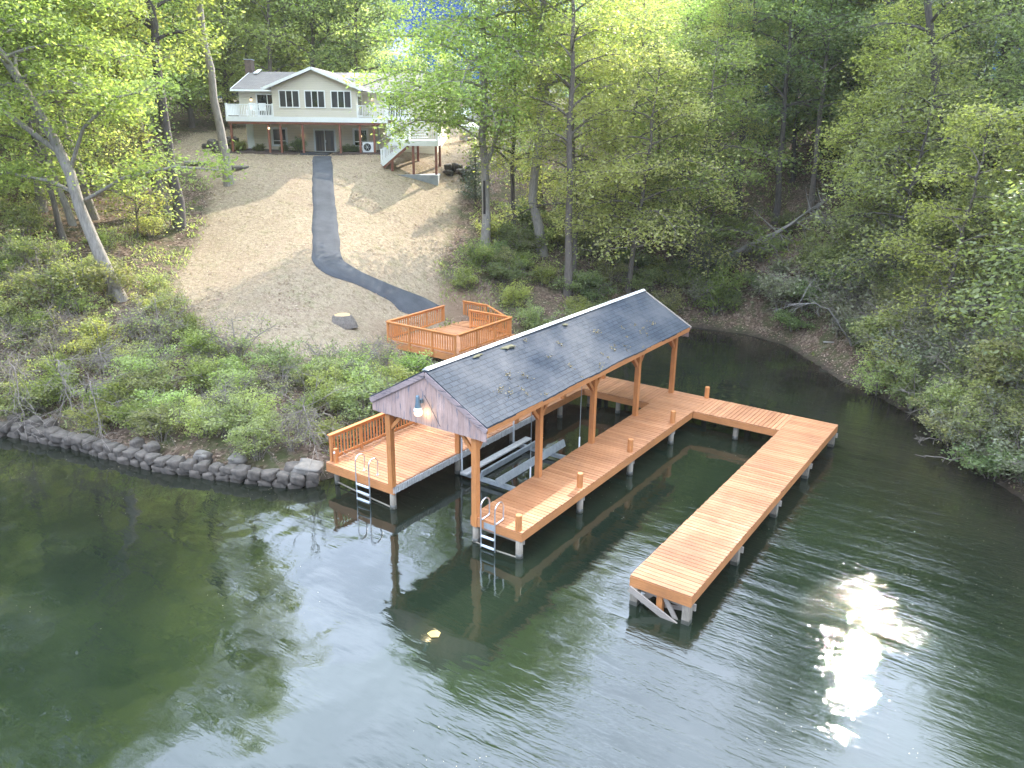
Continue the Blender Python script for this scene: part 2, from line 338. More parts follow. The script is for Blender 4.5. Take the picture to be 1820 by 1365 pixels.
# ------------------------------------------------------------------ setting: ground, lawn, path, water
def inpoly(x, y, P):
    P = np.array(P, float); n = len(P); ins = np.zeros(x.shape, bool); d = np.full(x.shape, 1e9)
    for i in range(n):
        ax, ay = P[i]; bx, by = P[(i+1) % n]; ex, ey = bx-ax, by-ay
        t = np.clip(((x-ax)*ex+(y-ay)*ey)/(ex*ex+ey*ey+1e-12), 0, 1); d = np.minimum(d, np.hypot(x-ax-t*ex, y-ay-t*ey))
        ins ^= ((ay > y) != (by > y)) & (x < (bx-ax)*(y-ay)/((by-ay) if by != ay else 1e-9)+ax)
    return np.where(ins, d, -d)
LAWN = [(-11.2, 5.6), (-12.3, 4.4), (-14.5, 3.9), (-17.6, 3.9), (-20.2, 4.3), (-22.3, 5.2), (-24.1, 6.9), (-26.9, 9.9), (-29.2, 12.4), (-31.6, 14.3), (-34.9, 15.6), (-41, 17.5),
        (-47, 24), (-50, 36), (-46, 50), (-38, 56), (-30, 50), (-27.0, 38), (-24.3, 31.7), (-22.0, 28.4), (-19.8, 24.9), (-17.4, 21.0), (-15.9, 18.1), (-14.4, 16.8), (-12.2, 14.5), (-11.6, 9)]
def vnoise(x, y, s, seed=0):
    """smooth value noise"""
    rs = np.random.RandomState(seed); G = rs.rand(64, 64); u = x/s; v = y/s; i = np.floor(u).astype(int); j = np.floor(v).astype(int); a = u-i; b = v-j
    a = a*a*(3-2*a); b = b*b*(3-2*b); g = lambda p, q: G[p % 64, q % 64]
    return (g(i, j)*(1-a)+g(i+1, j)*a)*(1-b)+(g(i, j+1)*(1-a)+g(i+1, j+1)*a)*b
def ground_z(x, y):
    x = np.asarray(x, float); y = np.asarray(y, float)
    z = terr(x, y); l = inpoly(x, y, LAWN); d, ins = shore_dist(x, y)
    k = np.clip(-l/2, 0, 1)*np.clip(d/2, 0, 1)*(~ins)
    return z+k*((vnoise(x, y, 2.3, 1)-.5)*.35+(vnoise(x, y, .9, 2)-.5)*.16)+(1-k)*(~ins)*(vnoise(x, y, 1.6, 3)-.5)*.05
def gz(x, y): return float(ground_z(np.array([x]), np.array([y]))[0])
xs = np.r_[np.arange(-112, -48, 2.0), np.arange(-48, 18, .5), np.arange(18, 102, 2.0)]
ys = np.r_[np.arange(-58, -12, 2.0), np.arange(-12, 52, .5), np.arange(52, 124, 2.0)]
X, Y = np.meshgrid(xs, ys, indexing='ij'); Z = ground_z(X, Y)
nx, ny = X.shape; idx = np.arange(nx*ny).reshape(nx, ny)
F = np.stack([idx[:-1, :-1], idx[1:, :-1], idx[1:, 1:], idx[:-1, 1:]], -1).reshape(-1, 4)
m, t, p, o = ng('ground_surface')
at = t.nodes.new('ShaderNodeAttribute'); at.attribute_name = 'mask'; sp = t.nodes.new('ShaderNodeSeparateColor'); t.links.new(at.outputs['Color'], sp.inputs[0])
n1 = noise(t, .35, 6, .65); n2 = noise(t, 5.5, 7, .75); n3 = noise(t, 38, 4, .8); n4 = noise(t, 1.1, 6, .7)
dry = ramp(t, n2.outputs[0], [(.28, (.21, .155, .105)), (.5, (.325, .255, .175)), (.72, (.42, .335, .235))])
grn = ramp(t, n4.outputs[0], [(.52, (0, 0, 0)), (.74, (.55, .55, .55))])
lawn = mixc(t, grn.outputs[0], dry.outputs[0], (.17, .18, .075))
spk = ramp(t, n3.outputs[0], [(.36, (.68, .65, .62)), (.55, (1.04, 1.04, 1.03))])
lawn = mixc(t, .8, lawn, spk.outputs[0], 'MULTIPLY')
n5 = noise(t, 3.2, 8, .8, (1, 1.9, 1)); n5.inputs['Vector'].links[0].from_node.inputs['Rotation'].default_value = (0, 0, R(-34)); n5.inputs['Distortion'].default_value = .6
clod = ramp(t, n5.outputs[0], [(.36, (.50, .44, .40)), (.47, (.92, .90, .88)), (.62, (1.12, 1.12, 1.10))]); lawn = mixc(t, .9, lawn, clod.outputs[0], 'MULTIPLY')
bare = ramp(t, n1.outputs[0], [(.5, (0, 0, 0)), (.68, (.5, .5, .5))]); lawn = mixc(t, bare.outputs[0], lawn, (.26, .185, .125))
vo = t.nodes.new('ShaderNodeTexVoronoi'); vo.inputs['Scale'].default_value = 9; tc_ = t.nodes.new('ShaderNodeTexCoord'); t.links.new(tc_.outputs['Object'], vo.inputs['Vector'])
lit = ramp(t, vo.outputs['Color'], [(.1, (.065, .042, .030)), (.5, (.13, .085, .060)), (.85, (.24, .175, .13))])
gp = ramp(t, n4.outputs[0], [(.45, (0, 0, 0)), (.62, (.8, .8, .8))]); wood = mixc(t, gp.outputs[0], lit.outputs[0], (.07, .085, .03))
wood = mixc(t, .7, wood, spk.outputs[0], 'MULTIPLY')
ed = t.nodes.new('ShaderNodeMath'); ed.operation = 'MULTIPLY_ADD'; ed.inputs[1].default_value = .35; t.links.new(n2.outputs[0], ed.inputs[0]); t.links.new(sp.outputs[0], ed.inputs[2])
edr = ramp(t, ed.outputs[0], [(.52, (0, 0, 0)), (.78, (1, 1, 1))])
col = mixc(t, edr.outputs[0], wood, lawn)
col = mixc(t, sp.outputs[2], col, (.20, .13, .085))        # trodden bare earth
mud = ramp(t, sp.outputs[1], [(.0, (0, 0, 0)), (1, (1, 1, 1))]); col = mixc(t, mud.outputs[0], col, (.035, .028, .020))
t.links.new(col, p.inputs['Base Color']); p.inputs['Roughness'].default_value = .95; p.inputs['Specular IOR Level'].default_value = .15
ad = t.nodes.new('ShaderNodeMath'); ad.operation = 'ADD'; t.links.new(n2.outputs[0], ad.inputs[0]); t.links.new(n3.outputs[0], ad.inputs[1])
bump(t, p, ad.outputs[0], .8, .05); M['ground'] = m
me = npmesh('ground', np.stack([X, Y, Z], -1).reshape(-1, 3), F, 'ground')
ca = me.color_attributes.new('mask', 'FLOAT_COLOR', 'POINT')
l = inpoly(X, Y, LAWN).ravel(); d_, i_ = shore_dist(X.ravel(), Y.ravel())
rr = np.clip(l/1.6+.5, 0, 1)*.65
gg = np.clip(1-d_/.5, 0, 1)*.8; gg[i_] = 1
# worn earth by the platform, under the stairs and along the footpath up the right side of the house
wp = np.array([(-13.6, 16.6), (-12.9, 15.2), (-11.6, 9.2), (-24.5, 31.5), (-26.2, 34.5), (-28.2, 38), (-24, 29.8), (-12.9, 11)]); wr = [1.5, 1.0, 1.1, .8, .8, .8, .9, 1.0]
bb = np.zeros(len(l))
for (a, b), q in zip(wp, wr): bb = np.maximum(bb, np.clip(1.25-np.hypot(X.ravel()-a, Y.ravel()-b)/q+(vnoise(X.ravel(), Y.ravel(), .8, 5)-.5)*.8, 0, .85))
ca.data.foreach_set('color', np.stack([rr, gg, bb, np.ones_like(rr)], -1).astype(np.float32).ravel())
me.polygons.foreach_set('use_smooth', [True]*len(me.polygons))
g = bpy.data.objects.new('ground', me); COL.objects.link(g); g['kind'] = 'structure'

# asphalt path
PL = [(-30.97, 22.54), (-27.24, 19.11), (-24.91, 16.95), (-22.73, 14.90), (-20.45, 12.78), (-19.29, 11.74), (-18.47, 11.29), (-17.54, 11.38), (-16.59, 12.09), (-15.68, 12.71), (-15.11, 13.02), (-14.48, 12.99), (-13.95, 13.5)]
PR = [(-29.92, 23.30), (-26.43, 20.05), (-24.09, 17.96), (-21.87, 16.02), (-19.69, 14.05), (-18.72, 13.28), (-18.17, 13.09), (-17.28, 13.28), (-16.49, 13.83), (-15.99, 14.25), (-15.51, 14.71), (-14.85, 15.3), (-13.95, 15.7)]
def dense(P, k=14):
    P = [P[0]]+P+[P[-1]]; o = []
    for i in range(1, len(P)-2):
        a, b, c, d = map(np.array, (P[i-1], P[i], P[i+1], P[i+2]))
        for j in range(k):
            u = j/k; o.append(.5*((2*b)+(c-a)*u+(2*a-5*b+4*c-d)*u*u+(3*b-a-3*c+d)*u**3))
    o.append(np.array(P[-2])); return np.array(o)
A_ = dense(PL); B_ = dense(PR); K = 10
wob = np.random.RandomState(3)
A_ = A_+(vnoise(A_[:, 0]*1.1, A_[:, 1]*1.1, 1, 8)[:, None]-.5)*.07; B_ = B_+(vnoise(B_[:, 0]*1.1, B_[:, 1]*1.1, 1, 9)[:, None]-.5)*.07
G_ = np.stack([A_*(1-k/K)+B_*(k/K) for k in range(K+1)], 1); zz = ground_z(G_[..., 0], G_[..., 1])+.085
cr_ = np.array([-.07]+[0]*(K-1)+[-.07]); zz = zz+cr_[None, :]
idx = np.arange(G_.shape[0]*(K+1)).reshape(-1, K+1)
F = np.stack([idx[:-1, :-1], idx[:-1, 1:], idx[1:, 1:], idx[1:, :-1]], -1).reshape(-1, 4)
m, t, p, o = ng('asphalt'); n = noise(t, 1.1, 5, .6); nf = noise(t, 60, 3, .8)
r = ramp(t, n.outputs[0], [(.3, (.055, .056, .060)), (.7, (.085, .087, .092))]); r2 = ramp(t, nf.outputs[0], [(.3, (.7, .7, .7)), (.7, (1.25, 1.25, 1.25))])
t.links.new(mixc(t, 1.0, r.outputs[0], r2.outputs[0], 'MULTIPLY'), p.inputs['Base Color']); p.inputs['Roughness'].default_value = .9; p.inputs['Specular IOR Level'].default_value = .08; bump(t, p, nf.outputs[0], .5, .01); M['asphalt'] = m
me = npmesh('path', np.concatenate([G_, zz[..., None]], -1).reshape(-1, 3), F, 'asphalt'); pa = bpy.data.objects.new('path', me); COL.objects.link(pa); pa['kind'] = 'structure'

# lake
m, t, p, o = ng('lake_water')
at = t.nodes.new('ShaderNodeAttribute'); at.attribute_name = 'depth'; sp = t.nodes.new('ShaderNodeSeparateColor'); t.links.new(at.outputs['Color'], sp.inputs[0])
nb = noise(t, .9, 5, .7); bed = ramp(t, nb.outputs[0], [(.35, (.007, .007, .005)), (.7, (.022, .018, .012))])
nd = noise(t, .12, 3, .5); deep = ramp(t, nd.outputs[0], [(.35, (.0055, .010, .006)), (.65, (.011, .017, .009))])
t.links.new(mixc(t, sp.outputs[0], deep.outputs[0], bed.outputs[0]), p.inputs['Base Color'])
p.inputs['Roughness'].default_value = .02; p.inputs['IOR'].default_value = 1.38; p.inputs['Specular IOR Level'].default_value = 1.0
w1 = noise(t, 1.5, 2, .5, (.5, 1.4, 1)); w2 = noise(t, 7, 3, .6, (.5, 1.6, 1))
for w_n in (w1, w2): w_n.inputs['Vector'].links[0].from_node.inputs['Rotation'].default_value = (0, 0, R(-34)); w3 = noise(t, .5, 2, .5)
sc = t.nodes.new('ShaderNodeMath'); sc.operation = 'MULTIPLY'; w4 = noise(t, .9, 4, .65, (.35, 2.0, 1)); w4.inputs['Vector'].links[0].from_node.inputs['Rotation'].default_value = (0, 0, R(-34))
w4r = t.nodes.new('ShaderNodeMapRange'); w4r.inputs[1].default_value = .42; w4r.inputs[2].default_value = .62; w4r.inputs[3].default_value = .25; w4r.inputs[4].default_value = 1.9; t.links.new(w4.outputs[0], w4r.inputs[0])
w2b = t.nodes.new('ShaderNodeMath'); w2b.operation = 'MULTIPLY'; t.links.new(w2.outputs[0], w2b.inputs[0]); t.links.new(w4r.outputs[0], w2b.inputs[1])
t.links.new(w2b.outputs[0], sc.inputs[0]); t.links.new(sp.outputs[1], sc.inputs[1])
s2 = t.nodes.new('ShaderNodeMath'); s2.operation = 'MULTIPLY_ADD'; s2.inputs[1].default_value = .24; t.links.new(sc.outputs[0], s2.inputs[0])
w1s = t.nodes.new('ShaderNodeMath'); w1s.operation = 'MULTIPLY'; t.links.new(w1.outputs[0], w1s.inputs[0]); t.links.new(sp.outputs[2], w1s.inputs[1])
t.links.new(w1s.outputs[0], s2.inputs[2])
s3 = t.nodes.new('ShaderNodeMath'); s3.operation = 'MULTIPLY_ADD'; s3.inputs[1].default_value = 1.0
w3s = t.nodes.new('ShaderNodeMath'); w3s.operation = 'MULTIPLY'; t.links.new(w3.outputs[0], w3s.inputs[0]); t.links.new(at.outputs['Alpha'], w3s.inputs[1]); t.links.new(w3s.outputs[0], s3.inputs[0]); t.links.new(s2.outputs[0], s3.inputs[2])
b_ = bump(t, p, s3.outputs[0], 1.0, .045); M['water'] = m
xs = np.r_[-250, np.arange(-110, -30, 8.0), np.arange(-30, 34, 1.0), np.arange(34, 100, 8.0), 250]; ys = np.r_[-400, np.arange(-120, -30, 8.0), np.arange(-30, 31, 1.0), 60]
X, Y = np.meshgrid(xs, ys, indexing='ij'); nx, ny = X.shape; idx = np.arange(nx*ny).reshape(nx, ny)
F = np.stack([idx[:-1, :-1], idx[1:, :-1], idx[1:, 1:], idx[:-1, 1:]], -1).reshape(-1, 4)
me = npmesh('lake_water', np.stack([X, Y, X*0], -1).reshape(-1, 3), F, 'water')
ca = me.color_attributes.new('depth', 'FLOAT_COLOR', 'POINT'); d_, i_ = shore_dist(X.ravel(), Y.ravel()); x_ = X.ravel(); y_ = Y.ravel()
shal = np.clip(1-(d_-1)/7., 0, 1)*(.5+.5*np.clip((y_-4)/8, 0, 1)); shal[~i_] = 1
rip = .10+1.0*np.clip((x_-3)/5., 0, 1)*np.clip((24-y_)/14, 0, 1); swell = .10+.20*np.clip((x_-1)/6., 0, 1)*np.clip((22-y_)/14, .1, 1)
calm = np.clip(np.hypot((x_-10.5)/3.6, (y_+1.5)/4.5)-.35, 0, 1)          # waves flattened off the outer dock's end to narrow the sun glint
rip = rip*(.22+.78*calm); swell = swell*(.2+.8*calm); longw = .75*(.25+.75*calm)
ca.data.foreach_set('color', np.stack([shal, rip, swell, longw], -1).astype(np.float32).ravel())
wo = bpy.data.objects.new('lake_water', me); COL.objects.link(wo); wo['kind'] = 'structure'

# ------------------------------------------------------------------ docks (deck top is DZ above the water)
DZ = .82
rnd = random.Random(11)
def boards_across(x0, x1, y0, y1, z, pitch=.158, gap=.020, th=.04):
    b = B(); n = int(round((y1-y0)/pitch)); p = (y1-y0)/n
    for i in range(n):
        j = rnd.uniform(-.006, .006); e0 = rnd.uniform(-.008, .008); e1 = rnd.uniform(-.008, .008); dz = rnd.uniform(-.003, .003)
        b.box(x0+e0, x1+e1, y0+i*p+gap/2, y0+(i+1)*p-gap/2, z-th+dz, z+dz)
    return b
def boards_along(x0, x1, y0, y1, z, pitch=.158, gap=.020, th=.04):
    b = B(); n = int(round((x1-x0)/pitch)); p = (x1-x0)/n
    for i in range(n):
        e0 = rnd.uniform(-.01, .01); e1 = rnd.uniform(-.01, .01); dz = rnd.uniform(-.003, .003)
        b.box(x0+i*p+gap/2, x0+(i+1)*p-gap/2, y0+e0, y1+e1, z-th+dz, z+dz)
    return b
def round_pile(parent, x, y, top, r=.10, mat='pile', kind='piling'):
    b = B().tube([(x+rnd.uniform(-.02, .02), y+rnd.uniform(-.02, .02), -2.3), (x, y, .14), (x, y, top)], [r*1.05, r*1.02, r], 12)
    o = obj(kind, b, mat, parent, smooth=True)
    c = obj('waterline_band', B().tube([(x, y, -.05), (x, y, .13)], [r*1.06, r*1.05], 12), 'pile_wet', o, smooth=True)
    return o
def square_pile(parent, x, y, top, w=.19, mat='pile'):
    o = obj('piling', B().box(x-w/2, x+w/2, y-w/2, y+w/2, -2.3, top), mat, parent)
    obj('waterline_band', B().box(x-w/2-.004, x+w/2+.004, y-w/2-.004, y+w/2+.004, -.05, .11), 'pile_wet', o)
    return o
def bollard(parent, x, y, h=.46):
    b = B().tube([(x, y, DZ-.25), (x, y, DZ+h-.02), (x, y, DZ+h)], [.095, .093, .082], 14)
    return obj('mooring_post', b, 'post', parent, smooth=False)
def rim(parent, a, b, mat, h=.235, w=.045, z=DZ-.044):
    return obj('fascia', B().bar((a[0], a[1], z-h/2), (b[0], b[1], z-h/2), w, h), mat, parent)

# middle dock
d1 = thing('dock', 'long orange-brown dock under the right-hand roof posts, edged with round mooring posts', 'dock')
obj('decking', boards_across(0, 1.73, 0, 13.51, DZ), 'deck_x', d1)
rim(d1, (-.0, .024), (1.73, .024), 'fascia_x'); rim(d1, (1.708, .048), (1.708, 11.66), 'fascia_y'); rim(d1, (.022, .048), (.022, 11.48), 'fascia_y'); rim(d1, (0, 13.486), (1.73, 13.486), 'fascia_x')
for y in (.09, 3.35, 6.7, 10.03, 13.3): round_pile(d1, 1.60, y, DZ-.29); round_pile(d1, .13, y, DZ-.29)
for x, y in ((1.56, .10), (1.56, 3.37), (1.56, 6.7), (1.60, 10.05), (1.56, 13.46)): bollard(d1, x, y)
for y in (.09, 3.35, 6.7, 10.03, 13.3):
    obj('pile_cap', B().box(.05, 1.69, y+.09, y+.13, DZ-.27-.18, DZ-.285), 'grey_wood', d1)
obj('scraped_patch', B().box(.47, .86, -.004, .0005, DZ-.25, DZ-.06), 'galv', d1, label='bare grey patch behind the ladder')
obj('cross_pipe', B().tube([(.05, .02, .03), (.9, .0, .01), (1.62, .03, .02)], .022, 6), 'pile', d1)
# right dock
d2 = thing('dock', 'outermost orange-brown finger dock clear of the roof, weathered cross braces at its near end', 'dock')
obj('decking', boards_across(5.02, 6.62, -.13, 13.51, DZ), 'deck_x', d2)
rim(d2, (5.02, -.106), (6.62, -.106), 'fascia_x', .26); rim(d2, (6.598, -.08), (6.598, 13.46), 'fascia_y'); rim(d2, (5.042, -.08), (5.042, 11.66), 'fascia_y'); rim(d2, (5.02, 13.486), (6.62, 13.486), 'fascia_x')
for y in (-.02, 3.25, 6.6, 9.97, 13.35): square_pile(d2, 6.50, y, DZ-.28); square_pile(d2, 5.14, y, DZ-.28)
obj('piling', B().box(5.72, 5.87, -.06, .09, -2.2, DZ-.28), 'post', d2, label='middle post, stained orange at the top')
for y in (-.02, 3.25, 6.6, 9.97, 13.35): obj('pile_cap', B().box(5.05, 6.66, y+.10, y+.14, DZ-.50, DZ-.32), 'grey_wood', d2)
obj('cross_brace', B().bar((5.03, -.155, DZ-.36), (6.40, -.165, -.12), .045, .17), 'grey_wood', d2)
obj('cross_brace', B().bar((5.93, -.02, DZ-.36), (6.28, -.02, -.1), .04, .12), 'grey_wood', d2)
obj('cross_brace', B().bar((5.08, .10, -.05), (5.62, .12, DZ-.38), .04, .13), 'grey_wood', d2)
obj('cross_brace', B().bar((5.85, .16, .12), (6.5, .17, .26), .04, .10), 'grey_wood', d2)
obj('cross_brace', B().bar((5.24, -.0, DZ-.36), (5.16, 1.2, -.1), .10, .04), 'grey_wood', d2)
# connectors
d3 = thing('dock', 'short back section of dock joining the post-lined dock to the outermost finger', 'dock')
obj('decking', boards_along(1.735, 5.015, 11.67, 13.51, DZ), 'deck_y', d3)
rim(d3, (1.74, 11.694), (5.01, 11.694), 'fascia_x'); rim(d3, (1.74, 13.486), (5.01, 13.486), 'fascia_x')
for x in (3.38,): round_pile(d3, x, 13.3, DZ-.28); round_pile(d3, x, 11.9, DZ-.28)
d4 = thing('dock', 'short back section of dock under the far end of the dark roof', 'dock')
obj('decking', boards_along(-3.0, -.005, 11.49, 13.51, DZ), 'deck_y', d4)
rim(d4, (-2.99, 11.514), (-.01, 11.514), 'fascia_x'); rim(d4, (-2.99, 13.486), (-.01, 13.486), 'fascia_x')
for x in (-1.5, -2.85): round_pile(d4, x, 11.75, DZ-.28, .09); round_pile(d4, x, 13.3, DZ-.28, .09)
# left deck and walkway
d5 = thing('dock', 'broad shore-side deck under the left-hand row of roof posts, with a baluster railing', 'dock')
obj('decking', boards_across(-5.94, -3.0, .1, 5.6, DZ), 'deck_x', d5)
obj('threshold_board', B().box(-5.94, -3.0, 5.604, 5.76, DZ-.038, DZ+.006), 'deck_x', d5)
obj('walkway_decking', boards_along(-5.2, -3.0, 5.77, 13.51, DZ-.002), 'deck_y', d5)
rim(d5, (-5.94, .124), (-3.0, .124), 'fascia_x', .26); rim(d5, (-5.918, .15), (-5.918, 5.7), 'fascia_y'); rim(d5, (-5.178, 5.8), (-5.178, 13.45), 'fascia_y')
rim(d5, (-3.022, 8.2), (-3.022, 13.45), 'fascia_y')
bp = B()                                                            # ribbed pale bumper strip along the slip side
for i in range(100):
    y = .12+i*.081; bp.box(-3.0, -2.955+rnd.uniform(-.006, .006), y, y+.052, DZ-.235+rnd.uniform(-.012, .004), DZ-.03)
bp.box(-3.03, -3.001, .1, 8.2, DZ-.25, DZ-.045); obj('bumper_strip', bp, 'bumper', d5)
for y in (.2, 3.35, 6.55, 9.9, 13.2): round_pile(d5, -3.14, y, DZ-.29)
for y in (.4, 3.35): round_pile(d5, -5.8, y, DZ-.29, .08)
for y in (6.55, 9.9, 13.2): round_pile(d5, -5.05, y, DZ-.29, .08)
obj('cross_pipe', B().tube([(-5.7, .35, .09), (-4.2, .22, .05), (-3.05, .15, .03)], .025, 6), 'pile', d5)

def railing(parent, a, b, z, h=.93, posts=None, step=.135, end_posts=(1, 1), low=.1, drop=0.0):
    """one run of railing from a to b (xy) standing on z; each post and baluster its own mesh"""
    ax, ay = a; bx, by = b; ln = math.hypot(bx-ax, by-ay); ux, uy = (bx-ax)/ln, (by-ay)/ln; P = lambda s: (ax+ux*s, ay+uy*s)
    n = posts or max(1, int(round(ln/1.45))); ang = math.atan2(uy, ux)
    def upright(name, s, w, z0, z1, mat='rail'):
        x, y = P(s); q = B(); c, sn = cos(ang)*w/2, sin(ang)*w/2
        cs = [(x-c+sn, y-sn-c), (x+c+sn, y+sn-c), (x+c-sn, y+sn+c), (x-c-sn, y-sn+c)]
        q.add([(u, v, z0) for u, v in cs]+[(u, v, z1) for u, v in cs], [(3, 2, 1, 0), (4, 5, 6, 7), (0, 1, 5, 4), (1, 2, 6, 5), (2, 3, 7, 6), (3, 0, 4, 7)])
        return obj(name, q, mat, parent)
    sp = [ln*i/n for i in range(n+1)]
    for i, s in enumerate(sp):
        if (i == 0 and not end_posts[0]) or (i == n and not end_posts[1]): continue
        upright('railing_post', min(max(s, .045), ln-.045), .092, z-.26, z+h-.04, 'post')
    for i in range(n):
        m_ = int(round((sp[i+1]-sp[i]-.09)/step))
        for k in range(1, m_):
            upright('baluster', sp[i]+.045+(sp[i+1]-sp[i]-.09)*k/m_, .036, z+low, z+h-.075)
    x0, y0 = P(-.04); x1, y1 = P(ln+.04)
    obj('top_rail', B().bar((x0, y0, z+h-.018), (x1, y1, z+h-.018), .14, .036), 'rail', parent)
    x0, y0 = P(.05); x1, y1 = P(ln-.05)
    obj('under_rail', B().bar((x0, y0, z+h-.085), (x1, y1, z+h-.085), .04, .085), 'rail', parent)
    obj('bottom_rail', B().bar((x0, y0, z+low+.02), (x1, y1, z+low+.02), .042, .085), 'rail', parent)
rl = thing('railing', 'orange railing along the bank side of the deck beside the boathouse', 'railing')
railing(rl, (-5.86, .25), (-5.86, 5.7), DZ, posts=4)
lp = thing('light_post', 'stubby orange post with a small white light at the near corner of the railed deck', 'post light', (-5.68, .30, DZ))
obj('post', B().box(-.055, .055, -.055, .055, 0, .48), 'post', lp)
obj('lamp_face', B().tube([(0, -.056, .36), (0, -.075, .36)], [.042, .036], 12), 'white', lp)
hs = obj('garden_hose', B().tube([(-5.55+.10*math.sin(i*.9), .5+i*.13, DZ+.02+.02*(i % 2)) for i in range(14)]+[(-5.72, 2.35, DZ+.04), (-5.83, 2.5, DZ+.02)], .008, 5), 'pile')
tag(hs, 'pale thin cord lying at the foot of the deck railing', 'cord')

# ladders
def ladder(x0, x1, y, label, flat):
    t = thing('swim_ladder', label, 'ladder', ((x0+x1)/2, y, DZ)); hw = (x1-x0)/2
    for s in (-1, 1):
        x = s*hw; q = [(x, -.09, -1.25), (x, -.09, -.3), (x, -.09, .42)]
        q += [(x, .11-.20*cos(a), .42+.20*sin(a)) for a in [pi*k/9 for k in range(1, 9)]]
        if flat: q += [(x, .31, .42), (x, .31, .08), (x, .27, .035), (x, -.03, .022)]
        else: q += [(x, .31, .40), (x, .27, .02)]
        obj('side_rail', B().tube(q, .021, 10), 'steel', t, smooth=True)
        if not flat: obj('foot_flange', B().tube([(x, .27, .002), (x, .27, .025)], .045, 10), 'steel', t)
    for z in (-.30, -.55, -.80) if not flat else (-.45, -.74):
        obj('rung', B().box(-hw+.018, hw-.018, -.125, -.055, z-.018, z+.018), 'tread', t)
    return t
ladder(.43, .91, 0, 'pale metal ladder with looped handles on the near end of the post-lined dock', True)
ladder(-4.50, -3.93, .1, 'shiny metal ladder with looped handles on the near end of the broad shore-side deck', False)

# boat lift
bl = thing('boat_lift', 'grey cradle boat lift lying just above the water between the roof posts', 'boat lift', (-1.6, 4.75, 0)); z = DZ-.60
for y in (3.2, 6.28):
    obj('cross_beam', B().box(-1.28, 1.42, y-4.75-.06, y-4.75+.06, z-.13, z), 'galv', bl)
obj('bunk_board', B().box(-1.12, -.86, -1.8, 2.07, z+.02, z+.07), 'bumper', bl)
obj('bunk_board', B().bar((-.38, -1.65, z+.14), (-.38, 2.0, z+.14), .06, .26, up=(.35, 0, 1)), 'galv', bl)
obj('bunk_board', B().bar((.42, -1.85, z+.14), (.42, 2.25, z+.14), .06, .26, up=(-.35, 0, 1)), 'galv', bl)
for x, y in ((-1.28, 3.25), (-1.32, 6.32)):
    obj('hanger_pipe', B().tube([(x, y-4.75, z-.05), (x, y-4.75, 3.1)], .03, 8), 'white_pipe', bl)
for x, y in ((1.48, 3.2), (1.48, 6.22)):
    obj('lift_cable', B().tube([(x, y-4.75, z-.1), (x, y-4.75, 3.15)], .011, 6), 'galv', bl)
    obj('cable_sleeve', B().tube([(x, y-4.75, z-.1), (x, y-4.75, DZ+.28)], .026, 8), 'white', bl)

# boathouse: posts, beams, knee braces, gabled roof
bh = thing('boathouse', 'open boathouse with dark shingled gable roof over the boat slip', 'boathouse')
XR, XL, RX = .14, -3.02, -1.44; EZ, RZ = DZ+2.84, DZ+4.02; XE0, XE1 = -3.55, .67; Y0, Y1 = -.14, 13.32; BEAM = DZ+2.42
K_ = (RZ-EZ)/(XE1-RX)
for y in (.06, 3.25, 6.6, 9.93, 13.2):
    for x in (XR, XL):
        pst = obj('roof_post', B().box(x-.085, x+.085, y-.085, y+.085, DZ-.3 if x > 0 else DZ+.001, BEAM), 'post', bh)
        s = 1 if x < 0 else -1
        obj('knee_brace', B().bar((x+s*.03, y, BEAM-.55), (x+s*.50, y, BEAM-.03), .10, .07, up=(0, 1, 0)), 'post', bh)
        if y < 13: obj('knee_brace', B().bar((x, y+.03, BEAM-.50), (x, y+.46, BEAM-.03), .07, .10), 'post', bh)
        if y > 1 : obj('knee_brace', B().bar((x, y-.03, BEAM-.50), (x, y-.46, BEAM-.03), .07, .10), 'post', bh)
for x in (XR, XL): obj('side_beam', B().box(x-.045, x+.045, Y0+.05, Y1-.05, BEAM+.002, BEAM+.24), 'fascia_y', bh)
for x, s in ((XE1-.02, 1), (XE0+.02, -1)): obj('eave_board', B().box(x-.02, x+.02, Y0+.03, Y1-.03, EZ-.20, EZ-.035), 'fascia_y', bh)
for y in (.06, 3.25, 6.6, 9.93, 13.2): obj('cross_beam', B().box(XL-.08, XR+.08, y-.04+.13, y+.04+.13, BEAM+.004, BEAM+.20), 'fascia_x', bh)
for i in range(23):
    y = .3+i*.6
    for s, xe in ((1, XE1), (-1, XE0)):
        obj('rafter', B().bar((RX, y, RZ-.14), (xe-s*.05, y, RZ-.14-K_*abs(xe-s*.05-RX)), .045, .14), 'grey_wood', bh)
def slope(xe, nm):
    """roof plane in strips, its edge slightly uneven as old sheathing is"""
    ns, nl = 10, 60; V = []; Fq = []; r2 = random.Random(5 if xe > 0 else 6)
    sag = lambda u, v: -.035*sin(pi*u)*.6+.012*sin(v*9+u*3)+.010*sin(v*23+u*7)
    for lay in (0, -.055):
        for i in range(nl+1):
            v = i/nl; y = Y0+(Y1-Y0)*v; ev = .006*sin(v*31)+.005*sin(v*157)
            for j in range(ns+1):
                u = j/ns; x = RX+(xe-RX)*u+(ev*(1 if xe > 0 else -1) if j == ns else 0)
                V.append((x, y, RZ-K_*abs(x-RX)+sag(u, v)+lay))
    n1_ = (ns+1)*(nl+1)
    for i in range(nl):
        for j in range(ns):
            a = i*(ns+1)+j; q = (a, a+1, a+ns+2, a+ns+1)
            if xe < RX: q = q[::-1]
            Fq.append(q); Fq.append(tuple(k+n1_ for k in q[::-1]))
    for i in range(nl):
        a = i*(ns+1)+ns; Fq.append((a, a+n1_, a+ns+1+n1_, a+ns+1)); 
    for j in range(ns):
        a = j; Fq.append((a, a+n1_, a+1+n1_, a+1)); a = nl*(ns+1)+j; Fq.append((a, a+1, a+1+n1_, a+n1_))
    return obj(nm, (V, [], Fq), 'slate', bh)
